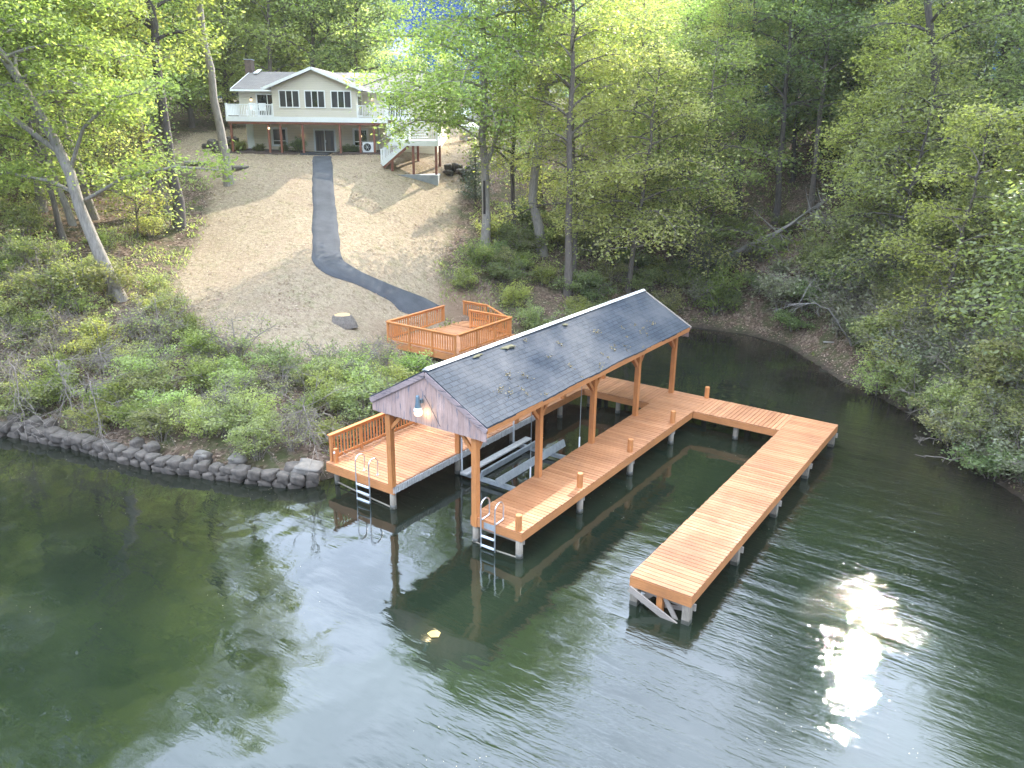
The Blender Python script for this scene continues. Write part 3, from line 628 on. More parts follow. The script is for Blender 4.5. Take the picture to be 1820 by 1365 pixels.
slope(XE1, 'roof_slope'); slope(XE0, 'roof_slope')
rc = B()
for i in range(9):
    y = Y0+.02+i*(Y1-Y0-.04)/9; e = y+(Y1-Y0)/9
    rc.add([(RX-.13, y, RZ-.035), (RX-.02, y, RZ+.055), (RX+.03, y, RZ+.055), (RX+.10, y, RZ-.0), (RX-.13, e+.03, RZ-.035), (RX-.02, e+.03, RZ+.05), (RX+.03, e+.03, RZ+.05), (RX+.10, e+.03, RZ-.0)],
           [(0, 1, 5, 4), (1, 2, 6, 5), (2, 3, 7, 6), (0, 3, 2, 1), (4, 5, 6, 7)])
obj('ridge_cap', rc, 'bumper', bh)
gbz = BEAM-.02
for yy, nm in ((Y0+.02, 'front'), (Y1-.02, 'back')):
    gb = B(); n = 22; x0, x1 = XE0+.04, XE1-.03
    for i in range(n):
        a = x0+(x1-x0)*i/n+.003; c = x0+(x1-x0)*(i+1)/n-.003; dzj = rnd.uniform(-.008, .008)
        za = RZ-.07-K_*abs(a-RX); zc = RZ-.07-K_*abs(c-RX); y2 = yy+.022
        top = [(a, za), (c, zc)] if not (a < RX < c) else [(a, za), (RX, RZ-.07), (c, zc)]
        pts = [(a, gbz+dzj), (c, gbz+dzj)]+top[::-1]
        k = len(pts); gb.add([(q[0], yy, q[1]) for q in pts]+[(q[0], y2, q[1]) for q in pts], [tuple(range(k)), tuple(range(2*k-1, k-1, -1))]+[(q, q+k, (q+1) % k+k, (q+1) % k) for q in range(k)])
    obj('gable_wall', gb, 'gable', bh)
    yt = yy-.03 if nm == 'front' else yy+.05
    for xe in (XE1, XE0):
        obj('rake_board', B().bar((RX, yt, RZ-.13), (xe, yt, RZ-.13-K_*abs(xe-RX)), .03, .15), 'trim_worn', bh)

# lamp on the gable
lm = thing('gable_lamp', 'lit yard lamp with blue-grey housing on the boathouse gable', 'lamp', (-1.56, Y0-.02, DZ+2.9)); lm.scale = (.85, .85, .9)
obj('wall_arm', B().box(-.05, .05, -.09, .03, .18, .30), 'slate_metal', lm)
obj('housing', B().lathe([(.0, .46), (.05, .455), (.065, .42), (.075, .25), (.105, .10), (.11, .07)][::-1], (0, -.19, 0)), 'slate_metal', lm, smooth=True)
gl = obj('globe', B().lathe([(.04, -.20), (.10, -.185), (.125, -.13), (.135, -.06)], (0, -.19, 0), 18), 'globe', lm, smooth=True)
obj('globe_top', B().lathe([(.137, -.06), (.137, .0), (.112, .07)], (0, -.19, 0), 18), 'globe_top', gl, smooth=True)
pl = bpy.data.lights.new('gable_lamp_light', 'POINT'); pl.energy = 2.5; pl.specular_factor = 0; pl.color = (1, .8, .45); pl.shadow_soft_size = .08
plo = bpy.data.objects.new('lamp_light', pl); COL.objects.link(plo); plo.parent = lm; plo.location = (.16, -.13, -.14)
cable = obj('cable', B().tube([(-1.56+.1, Y0-.03, DZ+3.3), (-1.3, Y0-.03, DZ+3.1), (-.9, Y0-.03, DZ+2.5)], .008, 5), 'black', bh)

# leaf and seed tufts lying on the roof
TUFT = [(-1.23, 4.39), (-0.11, 1.6), (0.1, 2.21), (0.34, 2.25), (0.1, 1.73), (-0.08, 1.32), (0.13, 5.01), (-0.19, 2.86), (0.55, 6.2), (0.2, 6.96), (0.39, 6.97), (0.1, 7.85), (0.22, 7.7), (0.27, 8.41), (0.48, 8.31), (0.59, 9.26), (-0.01, 10.44), (-0.09, 11.19), (-0.58, 7.85), (0.02, 9.04), (0.17, 10.08), (-0.67, 5.64), (-0.4, 2.35), (-0.28, 10.15), (0.61, 4.95), (0.58, 2.87), (-0.39, 9.41), (-0.41, 4.63)]
def tuft(seed, n=26, s=.07):
    r_ = np.random.RandomState(seed); P = r_.normal(0, 1, (n, 3))*[s, s*1.3, s*.35]; P[:, 2] = abs(P[:, 2]); V = []; Fq = []
    for i in range(n):
        d = r_.normal(0, 1, 3); d /= np.linalg.norm(d); e = np.cross(d, r_.normal(0, 1, 3)); e /= np.linalg.norm(e); L_ = s*r_.uniform(.5, 1.1)
        k = len(V); V += [P[i], P[i]+d*L_*.5+e*L_*.3, P[i]+d*L_, P[i]+d*L_*.5-e*L_*.3]; Fq.append((k, k+1, k+2, k+3))
    return [tuple(map(float, q)) for q in V], [], Fq
tf = [obj('leaf_tuft', tuft(s), 'lint') for s in (1, 2, 3)]
for i, (x, y) in enumerate(TUFT):
    o_ = tf[i] if i < 3 else tf[i % 3].copy()
    if i >= 3: COL.objects.link(o_)
    o_.location = (x, y, RZ-K_*abs(x-RX)-.0); o_.scale = (rnd.uniform(.6, 1.3),)*3; o_.rotation_euler = (0, R(29), rnd.uniform(0, 6))
    tag(o_, 'small clump of dry leaves caught on the dark shingles of the boathouse roof', 'leaf clump', 'dry leaf clumps on the boathouse roof')
def mossy(seed):
    r_ = np.random.RandomState(seed); k = 26; V = [(0, 0, .05)]; Fq = []
    for rg in (.45, .8, 1.0):
        for i in range(k): a = 2*pi*i/k; q = .16*rg*(1+.3*sin(2*a+seed)+.2*sin(5*a+seed*2)+.15*r_.rand()); V.append((q*cos(a), q*sin(a), {.45: .055, .8: .035, 1.0: -.02}[rg]+.02*r_.rand()*(rg < 1)))
    for i in range(k): Fq.append((0, 1+i, 1+(i+1) % k))
    for rg in range(2):
        for i in range(k): Fq.append((1+rg*k+i, 1+(rg+1)*k+i, 1+(rg+1)*k+(i+1) % k, 1+rg*k+(i+1) % k))
    return V, [], Fq
for x, y, s in ((-1.22, 3.45, 1.0), (-1.3, 2.04, .7), (-1.25, 6.88, .6)):
    o_ = obj('moss_patch', mossy(int(y*10)+9), 'moss'); o_.location = (x, y, RZ-K_*abs(x-RX)+.005); o_.scale = (s*.9, s*1.6, s*.45)
    tag(o_, 'patch of brown moss growing beside the white ridge cap of the boathouse', 'moss', 'moss patches by the ridge')

# viewing platform on the bank
PZ = 1.42
pf = thing('viewing_platform', 'square orange railed platform on the bank behind the boathouse', 'platform')
PX0, PX1, PY0, PY1 = -13.05, -8.95, 10.55, 14.75
obj('decking', boards_across(PX0, PX1, PY0, PY1, PZ), 'deck_x', pf)
obj('ramp_decking', boards_along(PX0+.1, -11.2, PY1+.02, 16.2, PZ+.02), 'deck_y', pf)
z = PZ-.044
for a, b, mt in (((PX0, PY0), (PX1, PY0), 'fascia_x'), ((PX0+.02, PY0+.03), (PX0+.02, PY1), 'fascia_y'), ((PX1-.02, PY0+.03), (PX1-.02, PY1), 'fascia_y'), ((PX0, 16.2), (-11.2, 16.2), 'fascia_x')):
    obj('fascia', B().bar((a[0], a[1], z-.14), (b[0], b[1], z-.14), .045, .28), mt, pf)
railing(pf, (PX0, PY0-.03), (PX1, PY0-.03), PZ, posts=3)
obj('step', B().box(-11.15, -10.2, 14.9, 16.1, PZ-.2, PZ-.16), 'deck_y', pf); obj('step', B().box(-10.2, -9.3, 14.9, 16.1, PZ-.38, PZ-.34), 'deck_y', pf)
obj('step', B().box(-9.3, -5.3, 14.9, 16.1, DZ-.04, DZ), 'deck_y', pf)
for x in (PX0+.1, -11, PX1-.15):
    for y in (PY0+.1, PY1-.1): obj('footing_post', B().box(x-.07, x+.07, y-.07, y+.07, -1, PZ-.3), 'pile', pf)
r3 = thing('railing', 'orange side railing of the square platform nearest the asphalt path', 'railing')
railing(r3, (PX0-.03, PY0+.12), (PX0-.03, PY1-.05), PZ, posts=3, end_posts=(0, 1))
r4 = thing('railing', 'orange side railing of the square platform nearest the boathouse roof', 'railing')
railing(r4, (PX1+.03, PY0+.12), (PX1+.03, PY1-.05), PZ, posts=3, end_posts=(0, 1))
r5 = thing('railing', 'orange back railing of the square platform beside its opening', 'railing')
railing(r5, (-11.45, PY1+.0), (PX1-.02, PY1+.0), PZ, posts=2)
r6 = thing('railing', 'short orange railing at the far edge of the platform walkway, its end sloping down', 'railing')
railing(r6, (-12.95, 16.15), (-11.45, 16.15), PZ, posts=1)
obj('sloping_rail', B().bar((-11.4, 16.15, PZ+.90), (-10.1, 16.15, PZ+.42), .14, .036), 'rail', r6)
obj('sloping_rail', B().bar((-11.4, 16.15, PZ+.10), (-10.1, 16.15, PZ-.30), .04, .085), 'rail', r6)
for k in range(1, 9): obj('baluster', B().box(-11.4+k*.14, -11.364+k*.14, 16.13, 16.17, PZ+.08-k*.043, PZ+.86-k*.052), 'rail', r6)
obj('railing_post', B().box(-10.16, -10.06, 16.10, 16.2, 0.6, PZ+.4), 'post', r6)
tp = thing('water_spigot', 'small dark red spigot by the near end of the asphalt path', 'spigot', (-13.75, 15.0, gz(-13.75, 15.0)))
obj('pipe', B().tube([(0, 0, -.1), (0, 0, .33)], .035, 8), 'red', tp); obj('handle', B().tube([(-.07, 0, .36), (.07, 0, .36)], .02, 8), 'black', tp)

# stump, well cover, log
st = thing('tree_stump', 'low round stump with a pale fresh cut on the dry lawn', 'stump', (-14.75, 9.35, gz(-14.75, 9.35)-.02)); st.scale = (.82, .82, 1)
r_ = random.Random(2); pr = []
b = B(); n = 40; rings = [(.86, -.25), (.74, -.02), (.60, .14), (.50, .25), (.44, .28)]
for rr_, z_ in rings:
    for k in range(n):
        a = 2*pi*k/n; q = rr_*(1+.07*sin(3*a+1)+.05*sin(7*a)+.025*sin(17*a)*(1 if z_ < .39 else .3)); b.v.append((q*cos(a), q*sin(a), z_))
for i in range(len(rings)-1):
    for k in range(n): b.f.append((i*n+k, i*n+(k+1) % n, (i+1)*n+(k+1) % n, (i+1)*n+k))
obj('bark', b, 'bark', st)
b = B(); b.v = [(.44*(1+.07*sin(3*a+1)+.05*sin(7*a))*cos(a), .44*(1+.07*sin(3*a+1)+.05*sin(7*a))*sin(a), .282) for a in [2*pi*k/n for k in range(n)]]; b.f = [tuple(range(n))]
obj('cut_face', b, 'cut', st)
wc = thing('well_cover', 'flat grey round cover on the lawn near the pale-barked lawn tree', 'cover', (-32.8, 17.8, gz(-32.8, 17.8)))
obj('lid', B().lathe([(.72, -.1), (.72, .06), (.66, .10), (0.05, .12)], n=24), 'stone', wc)
lg = obj('log', B().tube([(-36.3, 16.3, gz(-36.3, 16.3)+.14), (-35.0, 17.2, gz(-35, 17.2)+.13)], [.16, .13], 10), 'bark_pale'); tag(lg, 'short pale log lying at the left edge of the upper lawn', 'log')

# ------------------------------------------------------------------ house, in its own frame: X along the front, Y away from the lake, origin under the deck front
HR = math.atan2(.569, .822); H0 = (-20.25, 31.2, 8.93)
def hw(X, Y): return (H0[0]+X*cos(HR)-Y*sin(HR), H0[1]+X*sin(HR)+Y*cos(HR))
ho = thing('house', 'beige two-storey lake house with tan shingle roof at the top of the lawn', 'house', (H0[0]-.2625*cos(HR), H0[1]-.2625*sin(HR), H0[2]), HR); ho.scale = (.97, 1, .915)
W0, W1 = -19.9, -5.5; WY = 2.5; DK = 2.62
# walls (front at WY)
b = B().box(W0+.4, W1, WY, WY+8.4, -.6, DK-.2); obj('lower_wall', b, 'wall_low', ho)
b = B().box(W0, W1, WY-.02, WY+8.6, DK-.2, 4.62)
b.add([(W0, WY, 4.62), (W0, WY+4.3, 6.05), (W0, WY+8.6, 4.62)], [(0, 1, 2)]); b.add([(W1, WY, 4.62), (W1, WY+4.3, 6.05), (W1, WY+8.6, 4.62)], [(2, 1, 0)])
obj('upper_wall', b, 'siding', ho)
b = B().box(-16.68, -10.9, 0.0, WY-.021, DK+.03, 4.70)
b.add([(-16.68, 0, 4.70), (-10.9, 0, 4.70), (-13.79, 0, 5.93)], [(0, 1, 2)]); obj('sunroom_wall', b, 'siding', ho)
obj('corner_board', B().box(W0+.36, W0+.86, WY-.03, WY+.2, -.6, DK-.3), 'white', ho)
for x in (-16.68, -10.9): obj('corner_board', B().box(x-.05, x+.05, -.02, .08, DK+.03, 4.72), 'siding', ho)
def slab(pts, th, mat, name, parent=ho):
    """roof plane from four corners, given a thickness"""
    n = mathutils.geometry.normal([mathutils.Vector(q) for q in pts]); n = n if n.z > 0 else -n
    lo = [tuple(mathutils.Vector(q)-n*th) for q in pts]; k = len(pts)
    return obj(name, B().add(list(pts)+lo, [tuple(range(k)), tuple(range(2*k-1, k-1, -1))]+[(i, i+k, (i+1) % k+k, (i+1) % k) for i in range(k)]), mat, parent)
EY, RY = WY-.55, WY+4.3; ez, rz = 4.62, 6.14
def mroof(y): return ez+(rz-ez)*(y-EY)/(RY-EY)
rf = slab([(W0-.35, EY, ez), (W1+.35, EY, ez), (W1+.35, RY, rz), (W0-.35, RY, rz)], .1, 'roof', 'roof')
slab([(W0-.35, 2*RY-EY, ez), (W1+.35, 2*RY-EY, ez), (W1+.35, RY, rz), (W0-.35, RY, rz)], .1, 'roof', 'roof')
# sunroom roof runs back into the main roof
gx0, gx1, gp = -17.25, -10.35, 6.10; mx = -13.80; ge = 4.66
yb = EY+(gp-ez)/(rz-ez)*(RY-EY); ye = EY+(ge-ez)/(rz-ez)*(RY-EY)
slab([(gx0, -.35, ge+.03), (mx, -.35, gp+.03), (mx, yb, gp+.03), (gx0, ye+.15, ge+.03)], .08, 'roof', 'sunroom_roof')
slab([(gx1, -.35, ge+.03), (mx, -.35, gp+.03), (mx, yb, gp+.03), (gx1, ye+.15, ge+.03)], .08, 'roof', 'sunroom_roof')
for xe in (gx0, gx1): obj('rake_board', B().bar((mx, -.37, gp-.07), (xe, -.37, ge-.08), .04, .2), 'white', ho)
obj('gutter', B().box(W0-.38, gx0, EY-.12, EY-.01, ez-.16, ez-.02), 'white', ho); obj('gutter', B().box(gx1, W1+.38, EY-.12, EY-.01, ez-.16, ez-.02), 'white', ho)
obj('gutter', B().box(gx1+.005, gx1+.10, -.36, EY-.13, ge-.12, ge), 'white', ho); obj('gutter', B().box(gx0-.10, gx0-.005, -.36, EY-.13, ge-.12, ge), 'white', ho)
obj('rake_board', B().bar((W0-.37, EY, ez-.08), (W0-.37, RY, rz-.08), .04, .2), 'white', ho)
sk = slab([(-12.55, RY-2.1, mroof(RY-2.1)+.16), (-11.75, RY-2.1, mroof(RY-2.1)+.16), (-11.75, RY-.75, mroof(RY-.75)+.16), (-12.55, RY-.75, mroof(RY-.75)+.16)], .17, 'white', 'skylight', rf)
slab([(-12.47, RY-2.02, mroof(RY-2.02)+.175), (-11.83, RY-2.02, mroof(RY-2.02)+.175), (-11.83, RY-.83, mroof(RY-.83)+.175), (-12.47, RY-.83, mroof(RY-.83)+.175)], .01, 'white', 'skylight_dome', rf)
ch = obj('chimney', B().box(-20.55, -20.05, RY-.4, RY+.4, 0, 7.0), 'brick', ho); obj('chimney_cap', B().box(-20.6, -20.0, RY-.45, RY+.45, 7.0, 7.07), 'concrete', ho)
obj('flashing', B().bar((-19.6, RY-1.0, 5.95), (-19.6, RY+.2, 6.30), .3, .06), 'white', ho)
def window(name, X0, X1, Z0, Z1, y, panes, glass, mid=None, fw=.075, parent=ho, label=None):
    f_ = B(); f_.box(X0, X1, y-.05, y-.001, Z0, Z0+fw).box(X0, X1, y-.05, y-.001, Z1-fw, Z1).box(X0, X0+fw, y-.05, y-.001, Z0+fw, Z1-fw).box(X1-fw, X1, y-.05, y-.001, Z0+fw, Z1-fw)
    w_ = (X1-X0-2*fw)/panes
    for i in range(1, panes): f_.box(X0+fw+w_*i-.03, X0+fw+w_*i+.03, y-.048, y-.002, Z0+fw, Z1-fw)
    if mid: f_.box(X0+fw, X1-fw, y-.046, y-.003, mid-.03, mid+.03)
    o_ = obj(name, f_, 'white', parent, label=label)
    for i in range(panes):
        gm = glass[i] if isinstance(glass, (list, tuple)) else glass
        a = X0+fw+w_*i+(.03 if i else 0); c = X0+fw+w_*(i+1)-(.03 if i < panes-1 else 0)
        if mid:
            obj('pane', B().box(a, c, y-.02, y-.004, Z0+fw, mid-.03), gm, o_); obj('pane', B().box(a, c, y-.02, y-.004, mid+.03, Z1-fw), gm, o_)
        else: obj('pane', B().box(a, c, y-.02, y-.004, Z0+fw, Z1-fw), gm, o_)
    return o_
for x0 in (-16.26, -14.47, -12.63): window('window', x0, x0+1.46, 3.27, 4.52, 0, 3, ['screen', 'glass', 'screen'])
window('window', -17.75, -16.55, .42, 1.85, WY, 1, 'glass', mid=.85, fw=.15); window('window', -11.72, -10.55, .42, 1.85, WY, 1, 'glass', mid=.85, fw=.15)
sl = window('sliding_door', -14.62, -12.98, -.02, 1.78, WY, 2, 'curtain', fw=.13); obj('door_handle', B().box(-13.75, -13.71, WY-.09, WY-.05, .75, .95), 'white', sl)
window('sliding_door', -18.65, -17.0, DK+.02, 4.32, WY-.02, 2, 'glass', fw=.09); window('sliding_door', -9.25, -7.75, DK+.02, 4.32, WY-.02, 2, 'glass', fw=.09)
dr = obj('side_door', B().box(-10.9, -10.86, .5, 2.1, DK+.04, 4.3), 'white', ho); obj('pane', B().box(-10.87, -10.845, .65, 1.95, DK+.2, 4.15), 'glass', dr)
# upper deck
obj('deck_floor', B().box(-20.05, -7.1, .02, WY-.03, DK-.12, DK), 'white', ho)
obj('deck_skirt', B().box(-20.1, -8.75, -.03, .02, DK-.34, DK+.02), 'white', ho); obj('deck_skirt', B().box(-20.12, -20.07, .02, WY+.3, DK-.34, DK+.02), 'white', ho)
obj('deck_side', B().box(-20.05, -20.0, WY, WY+.6, DK-.12, DK), 'white', ho)
def wrail(parent, a, b, h=.86, name='deck_railing', n=None):
    ax, ay, az = a; bx, by, bz = b; q = B(); ln = math.hypot(bx-ax, by-ay); n = n or max(2, int(ln/.115))
    L_ = lambda s, dz: (ax+(bx-ax)*s, ay+(by-ay)*s, az+(bz-az)*s+dz)
    q.bar(L_(0, h), L_(1, h), .07, .07); q.bar(L_(0, .1), L_(1, .1), .05, .05)
    o_ = obj(name, q, 'white', parent)
    for i in range(1, n): q = L_(i/n, 0); obj('baluster', B().box(q[0]-.019, q[0]+.019, q[1]-.019, q[1]+.019, q[2]+.1, q[2]+h-.03), 'white', o_)
    k = max(1, int(round(ln/1.75)))
    for i in range(k+1): q = L_(i/k, 0); obj('rail_post', B().box(q[0]-.055, q[0]+.055, q[1]-.055, q[1]+.055, q[2], q[2]+h+.08), 'white', o_)
wrail(ho, (-20.03, .03, DK), (-16.75, .03, DK)); wrail(ho, (-20.03, .12, DK), (-20.03, WY+.2, DK)); wrail(ho, (-10.8, .03, DK), (-8.8, .03, DK)); wrail(ho, (-8.7, .03, DK), (-7.2, .03, DK))
for x in (-19.85, -17.2, -16.35, -14.78, -12.15, -10.72, -9.72): obj('deck_post', B().box(x-.07, x+.07, .08, .22, -.6, DK-.35), 'brown_post', ho)
obj('deck_beam', B().box(-20.0, -8.8, .24, .29, DK-.52, DK-.34), 'brown_post', ho); obj('deck_beam', B().box(-20.0, -8.8, .02, .075, DK-.50, DK-.345), 'brown_post', ho)
obj('downspout', B().tube([(-9.75, WY-.06, DK), (-9.75, WY-.06, .2), (-9.75, WY-.25, .05)], .05, 6), 'white', ho)
def wlight(x, y, z):
    o_ = obj('wall_light', B().box(x-.05, x+.05, y-.06, y, z-.02, z+.1), 'black', ho); obj('bulb_glass', B().lathe([(.04, -.17), (.065, -.12), (.06, -.03)], (x, y-.09, z)), 'globe', o_); 
for q in ((-19.0, WY-.02, 3.95), (-15.4, WY, 1.35), (-11.1, WY, 1.35), (-10.2, WY-.02, 4.1), (-17.15, .15, 1.9)): wlight(*q)
# lower landing, stairs, ground level slab
LZ = 1.12; LY0, LY1 = -2.9, -.02; LX0, LX1 = -8.15, -4.95
obj('landing_floor', B().box(LX0, LX1, LY0, LY1, LZ-.1, LZ), 'white', ho)
obj('landing_skirt', B().box(LX0, LX1, LY0-.05, LY0-.002, LZ-.36, LZ+.02), 'white', ho); obj('landing_skirt', B().box(LX1+.002, LX1+.05, LY0, LY1, LZ-.36, LZ+.02), 'white', ho)
wrail(ho, (-6.9, LY0+.02, LZ), (LX1, LY0+.02, LZ), .9); wrail(ho, (LX1-.02, LY0+.12, LZ), (LX1-.02, LY1, LZ), .9); wrail(ho, (LX0, -.1, LZ), (LX0, -1.7, LZ), .9); wrail(ho, (-8.1, -.03, LZ+.6), (-6.9, -.03, LZ+.6), .9)
obj('lattice_panel', B().box(-8.72, -8.68, -.5, .0, 1.2, DK), 'white', ho); obj('corner_panel', B().box(-8.75, -8.2, -.05, -.02, 1.15, DK-.34), 'white', ho)
for i in range(7):
    z_ = LZ+(DK-LZ)*(i+1)/8; obj('stair_tread', B().box(-7.1, -5.9, -.02+i*.25, .24+i*.25, z_-.04, z_), 'white', ho)
for x in (LX1-.1, -6.6, LX0+.1):
    for y in (LY0+.1, LY1-.1): obj('landing_post', B().box(x-.08, x+.08, y-.08, y+.08, -2.0, LZ-.1), 'brown_post', ho)
n = 8; SX0, SZ0 = -6.95, LZ; SX1, SZ1 = -8.75, -.55
for i in range(n):
    u = (i+.5)/n; x = SX0+(SX1-SX0)*u; z_ = SZ0+(SZ1-SZ0)*(i+1)/(n+1); obj('stair_tread', B().box(x-.14, x+.14, LY0+.05, LY0+1.1, z_-.04, z_), 'concrete', ho)
for y in (LY0, LY0+1.15): obj('stringer', B().bar((SX0, y, SZ0-.12), (SX1, y, SZ1-.02), .05, .28), 'white', ho)
obj('stringer', B().bar((SX0+.05, LY0+.03, SZ0-.38), (SX1+.1, LY0+.03, SZ1-.20), .05, .16), 'brown_post', ho)
wrail(ho, (SX0, LY0, SZ0+.0), (SX1, LY0, SZ1+.12), .88, n=16); wrail(ho, (SX0, LY0+1.15, SZ0), (SX1, LY0+1.15, SZ1+.12), .88, n=16)
SG = (gz(*hw(-6.5, -2.2))-H0[2])/.915
obj('patio_slab', B().box(-8.2, -4.9, -3.3, -.1, SG-1.5, SG-.10), 'concrete', ho)
# chairs on the upper deck
for x in (-18.3, -17.55):
    c_ = thing('patio_chair', 'white slatted chair on the upper deck of the house behind its left railing', 'chair', (*hw(x, 1.0), H0[2]+DK*.915), HR+.3*(x+18), 'white chairs on the upper deck')
    obj('seat', B().box(-.25, .25, -.25, .25, .40, .44), 'white', c_); obj('backrest', B().box(-.25, .25, .22, .26, .44, .9), 'white', c_)
    for a in (-.22, .22):
        for d in (-.22, .22): obj('leg', B().box(a-.02, a+.02, d-.02, d+.02, 0, .40), 'white', c_)
        obj('armrest', B().box(a-.03, a+.03, -.25, .22, .62, .65), 'white', c_)
# planting bed, small shrubs, heat pump
def drape(P, name, mat, dz=.06, n=24):
    P = np.array(P); c = P.mean(0); V = []; ks = 5
    for j in range(ks+1):
        for q in P: w_ = c+(q-c)*j/ks; V.append((w_[0], w_[1], gz(w_[0], w_[1])+dz*(1 if j < ks else -1)))
    k = len(P); Fq = [(j*k+i, j*k+(i+1) % k, (j+1)*k+(i+1) % k, (j+1)*k+i) for j in range(ks) for i in range(k)]
    return obj(name, (V, [], Fq), mat)
def ring(x0, x1, y0, y1, k=12):
    o_ = []
    for i in range(k): o_.append(hw(x0+(x1-x0)*i/k, y0+.12*sin(i*1.9)))
    for i in range(3): o_.append(hw(x1, y0+(y1-y0)*i/3))
    for i in range(k): o_.append(hw(x1-(x1-x0)*i/k, y1))
    for i in range(3): o_.append(hw(x0, y1-(y1-y0)*i/3))
    return o_
for q in ((-20.3, -14.75), (-12.9, -8.9)):
    md = drape(ring(q[0], q[1], -.35, 2.3), 'planting_bed', 'soil', .09); md['kind'] = 'structure'
pad = obj('patio', B().add([(*hw(x, y), H0[2]+zz_) for zz_ in (-.4, .05) for x, y in ((-14.8, -.25), (-12.85, -.25), (-12.85, 2.45), (-14.8, 2.45))], [(3, 2, 1, 0), (4, 5, 6, 7), (0, 1, 5, 4), (1, 2, 6, 5), (2, 3, 7, 6), (3, 0, 4, 7)]), 'asphalt'); pad['kind'] = 'structure'
hp = thing('heat_pump', 'white outdoor heat pump unit on legs in the mulch below the upper deck', 'air conditioner', (*hw(-10.1, .45), H0[2]+.02), HR)
obj('cabinet', B().box(-.45, .45, -.17, .17, .12, .78), 'white', hp)
fn = obj('fan_grille', B().tube([(-.12, -.171, .46), (-.12, -.20, .46)], [.26, .25], 20), 'black', hp)
for k in range(6): obj('fan_blade', B().bar((-.12, -.207, .46), (-.12+.2*cos(k*pi/3), -.207, .46+.2*sin(k*pi/3)), .012, .05, up=(0, 1, 0)), 'white', fn)
for x in (-.36, .36): obj('foot', B().box(x-.03, x+.03, -.2, .2, 0, .12), 'white', hp)
# propane tank, low rock wall, parked car, carport, far lawn things
tx, ty = -29.0, 37.6; tk = thing('propane_tank', 'white rounded propane tank on the grass to the right of the house', 'tank', (tx, ty, gz(tx, ty)-.05), HR+.9)
prof = [(0.05, -1.5), (.35, -1.42), (.52, -1.2), (.55, -.9), (.55, .9), (.52, 1.2), (.35, 1.42), (.05, 1.5)]
b = B().lathe(prof, n=20); b.v = [(z_, y_, x_+.8) for x_, y_, z_ in b.v]; obj('vessel', b, 'tank', tk, smooth=True)
obj('valve_dome', B().lathe([(.16, 1.3), (.16, 1.45), (.08, 1.52)]), 'tank', tk, smooth=True)
for x in (-.9, .9): obj('saddle', B().box(x-.1, x+.1, -.35, .35, 0, .35), 'concrete', tk)
cx_, cy_ = -34.5, 44.5
cz_ = gz(cx_, cy_)
cr = thing('parked_car', 'white car parked beyond the right side of the house', 'car', (cx_, cy_, cz_), HR+1.2)
prof = [(-2.2, .35), (-2.25, .75), (-1.9, 1.0), (-1.2, 1.08), (-.6, 1.5), (.9, 1.52), (1.7, 1.05), (2.2, .95), (2.25, .4)]
b = B(); k = len(prof); b.add([(x, -.85, z_) for x, z_ in prof]+[(x, .85, z_) for x, z_ in prof], [tuple(range(k)), tuple(range(2*k-1, k-1, -1))]+[(i, i+k, (i+1) % k+k, (i+1) % k) for i in range(k)])
obj('body', b, 'white', cr)
for s in (-.856, .856): obj('side_window', B().add([(-1.0, s, 1.08), (-.55, s, 1.43), (.85, s, 1.45), (1.45, s, 1.08), (-1.0, s*1.003, 1.08), (-.55, s*1.003, 1.43), (.85, s*1.003, 1.45), (1.45, s*1.003, 1.08)], [(4, 5, 6, 7), (3, 2, 1, 0), (0, 1, 5, 4), (1, 2, 6, 5), (2, 3, 7, 6), (3, 0, 4, 7)]), 'glass', cr)
for x in (-1.4, 1.4):
    for s in (-1, 1): obj('wheel', B().tube([(x, s*.7, .32), (x, s*.9, .32)], .32, 16), 'black', cr)
sx_, sy_ = -31.0, 47.5; sz_ = gz(sx_, sy_)
sh = thing('carport', 'pale carport with low brown roof seen past the right side of the house', 'carport', (sx_, sy_, sz_), HR)
obj('roof', B().add([(-3.2, -2.7, 2.5), (3.2, -2.7, 2.5), (3.2, 0, 3.2), (-3.2, 0, 3.2), (3.2, 2.7, 2.5), (-3.2, 2.7, 2.5)], [(0, 1, 2, 3), (3, 2, 4, 5)]), 'roof', sh)
obj('fascia', B().box(-3.2, 3.2, -2.76, -2.702, 2.3, 2.52), 'tan', sh); obj('back_wall', B().box(-3.1, 3.1, 2.5, 2.6, -.3, 2.5), 'tan', sh)
for x in (-3.05, 3.05): obj('post', B().box(x-.08, x+.08, -2.6, -2.44, -.3, 2.5), 'tan', sh)

# ------------------------------------------------------------------ stones
def rock(seed, sx, sy, sz, n=2, jit=.16, blocky=.55):
    import bmesh
    bm = bmesh.new(); bmesh.ops.create_cube(bm, size=1); bmesh.ops.subdivide_edges(bm, edges=bm.edges[:], cuts=4, use_grid_fill=True)
    r_ = np.random.RandomState(seed); ph = r_.rand(9)*6
    for v in bm.verts:
        c = v.co; q = c.normalized()*.62; c = c*blocky*1.15+q*(1-blocky)
        f_ = 1+jit*(math.sin(4*c.x+ph[0])*math.sin(5*c.y+ph[1])+.6*math.sin(9*c.z+ph[2]+4*c.x)+.35*math.sin(15*c.y+ph[3]+7*c.x))
        v.co = mathutils.Vector((c.x*sx*f_, c.y*sy*f_, c.z*sz*f_))
    me = bpy.data.meshes.new('stone'); bm.to_mesh(me); bm.free(); me.materials.append(M['stone']); me.polygons.foreach_set('use_smooth', [True]*len(me.polygons)); return me
RM = [rock(i, .40, .42, .29, jit=.12, blocky=.66) for i in range(5)]
def polypts(P, step):
    o_ = []; 
    for (ax, ay), (bx, by) in zip(P[:-1], P[1:]):
        n = max(1, int(math.hypot(bx-ax, by-ay)/step))
        for i in range(n): o_.append((ax+(bx-ax)*i/n, ay+(by-ay)*i/n, math.atan2(by-ay, bx-ax)))
    return o_
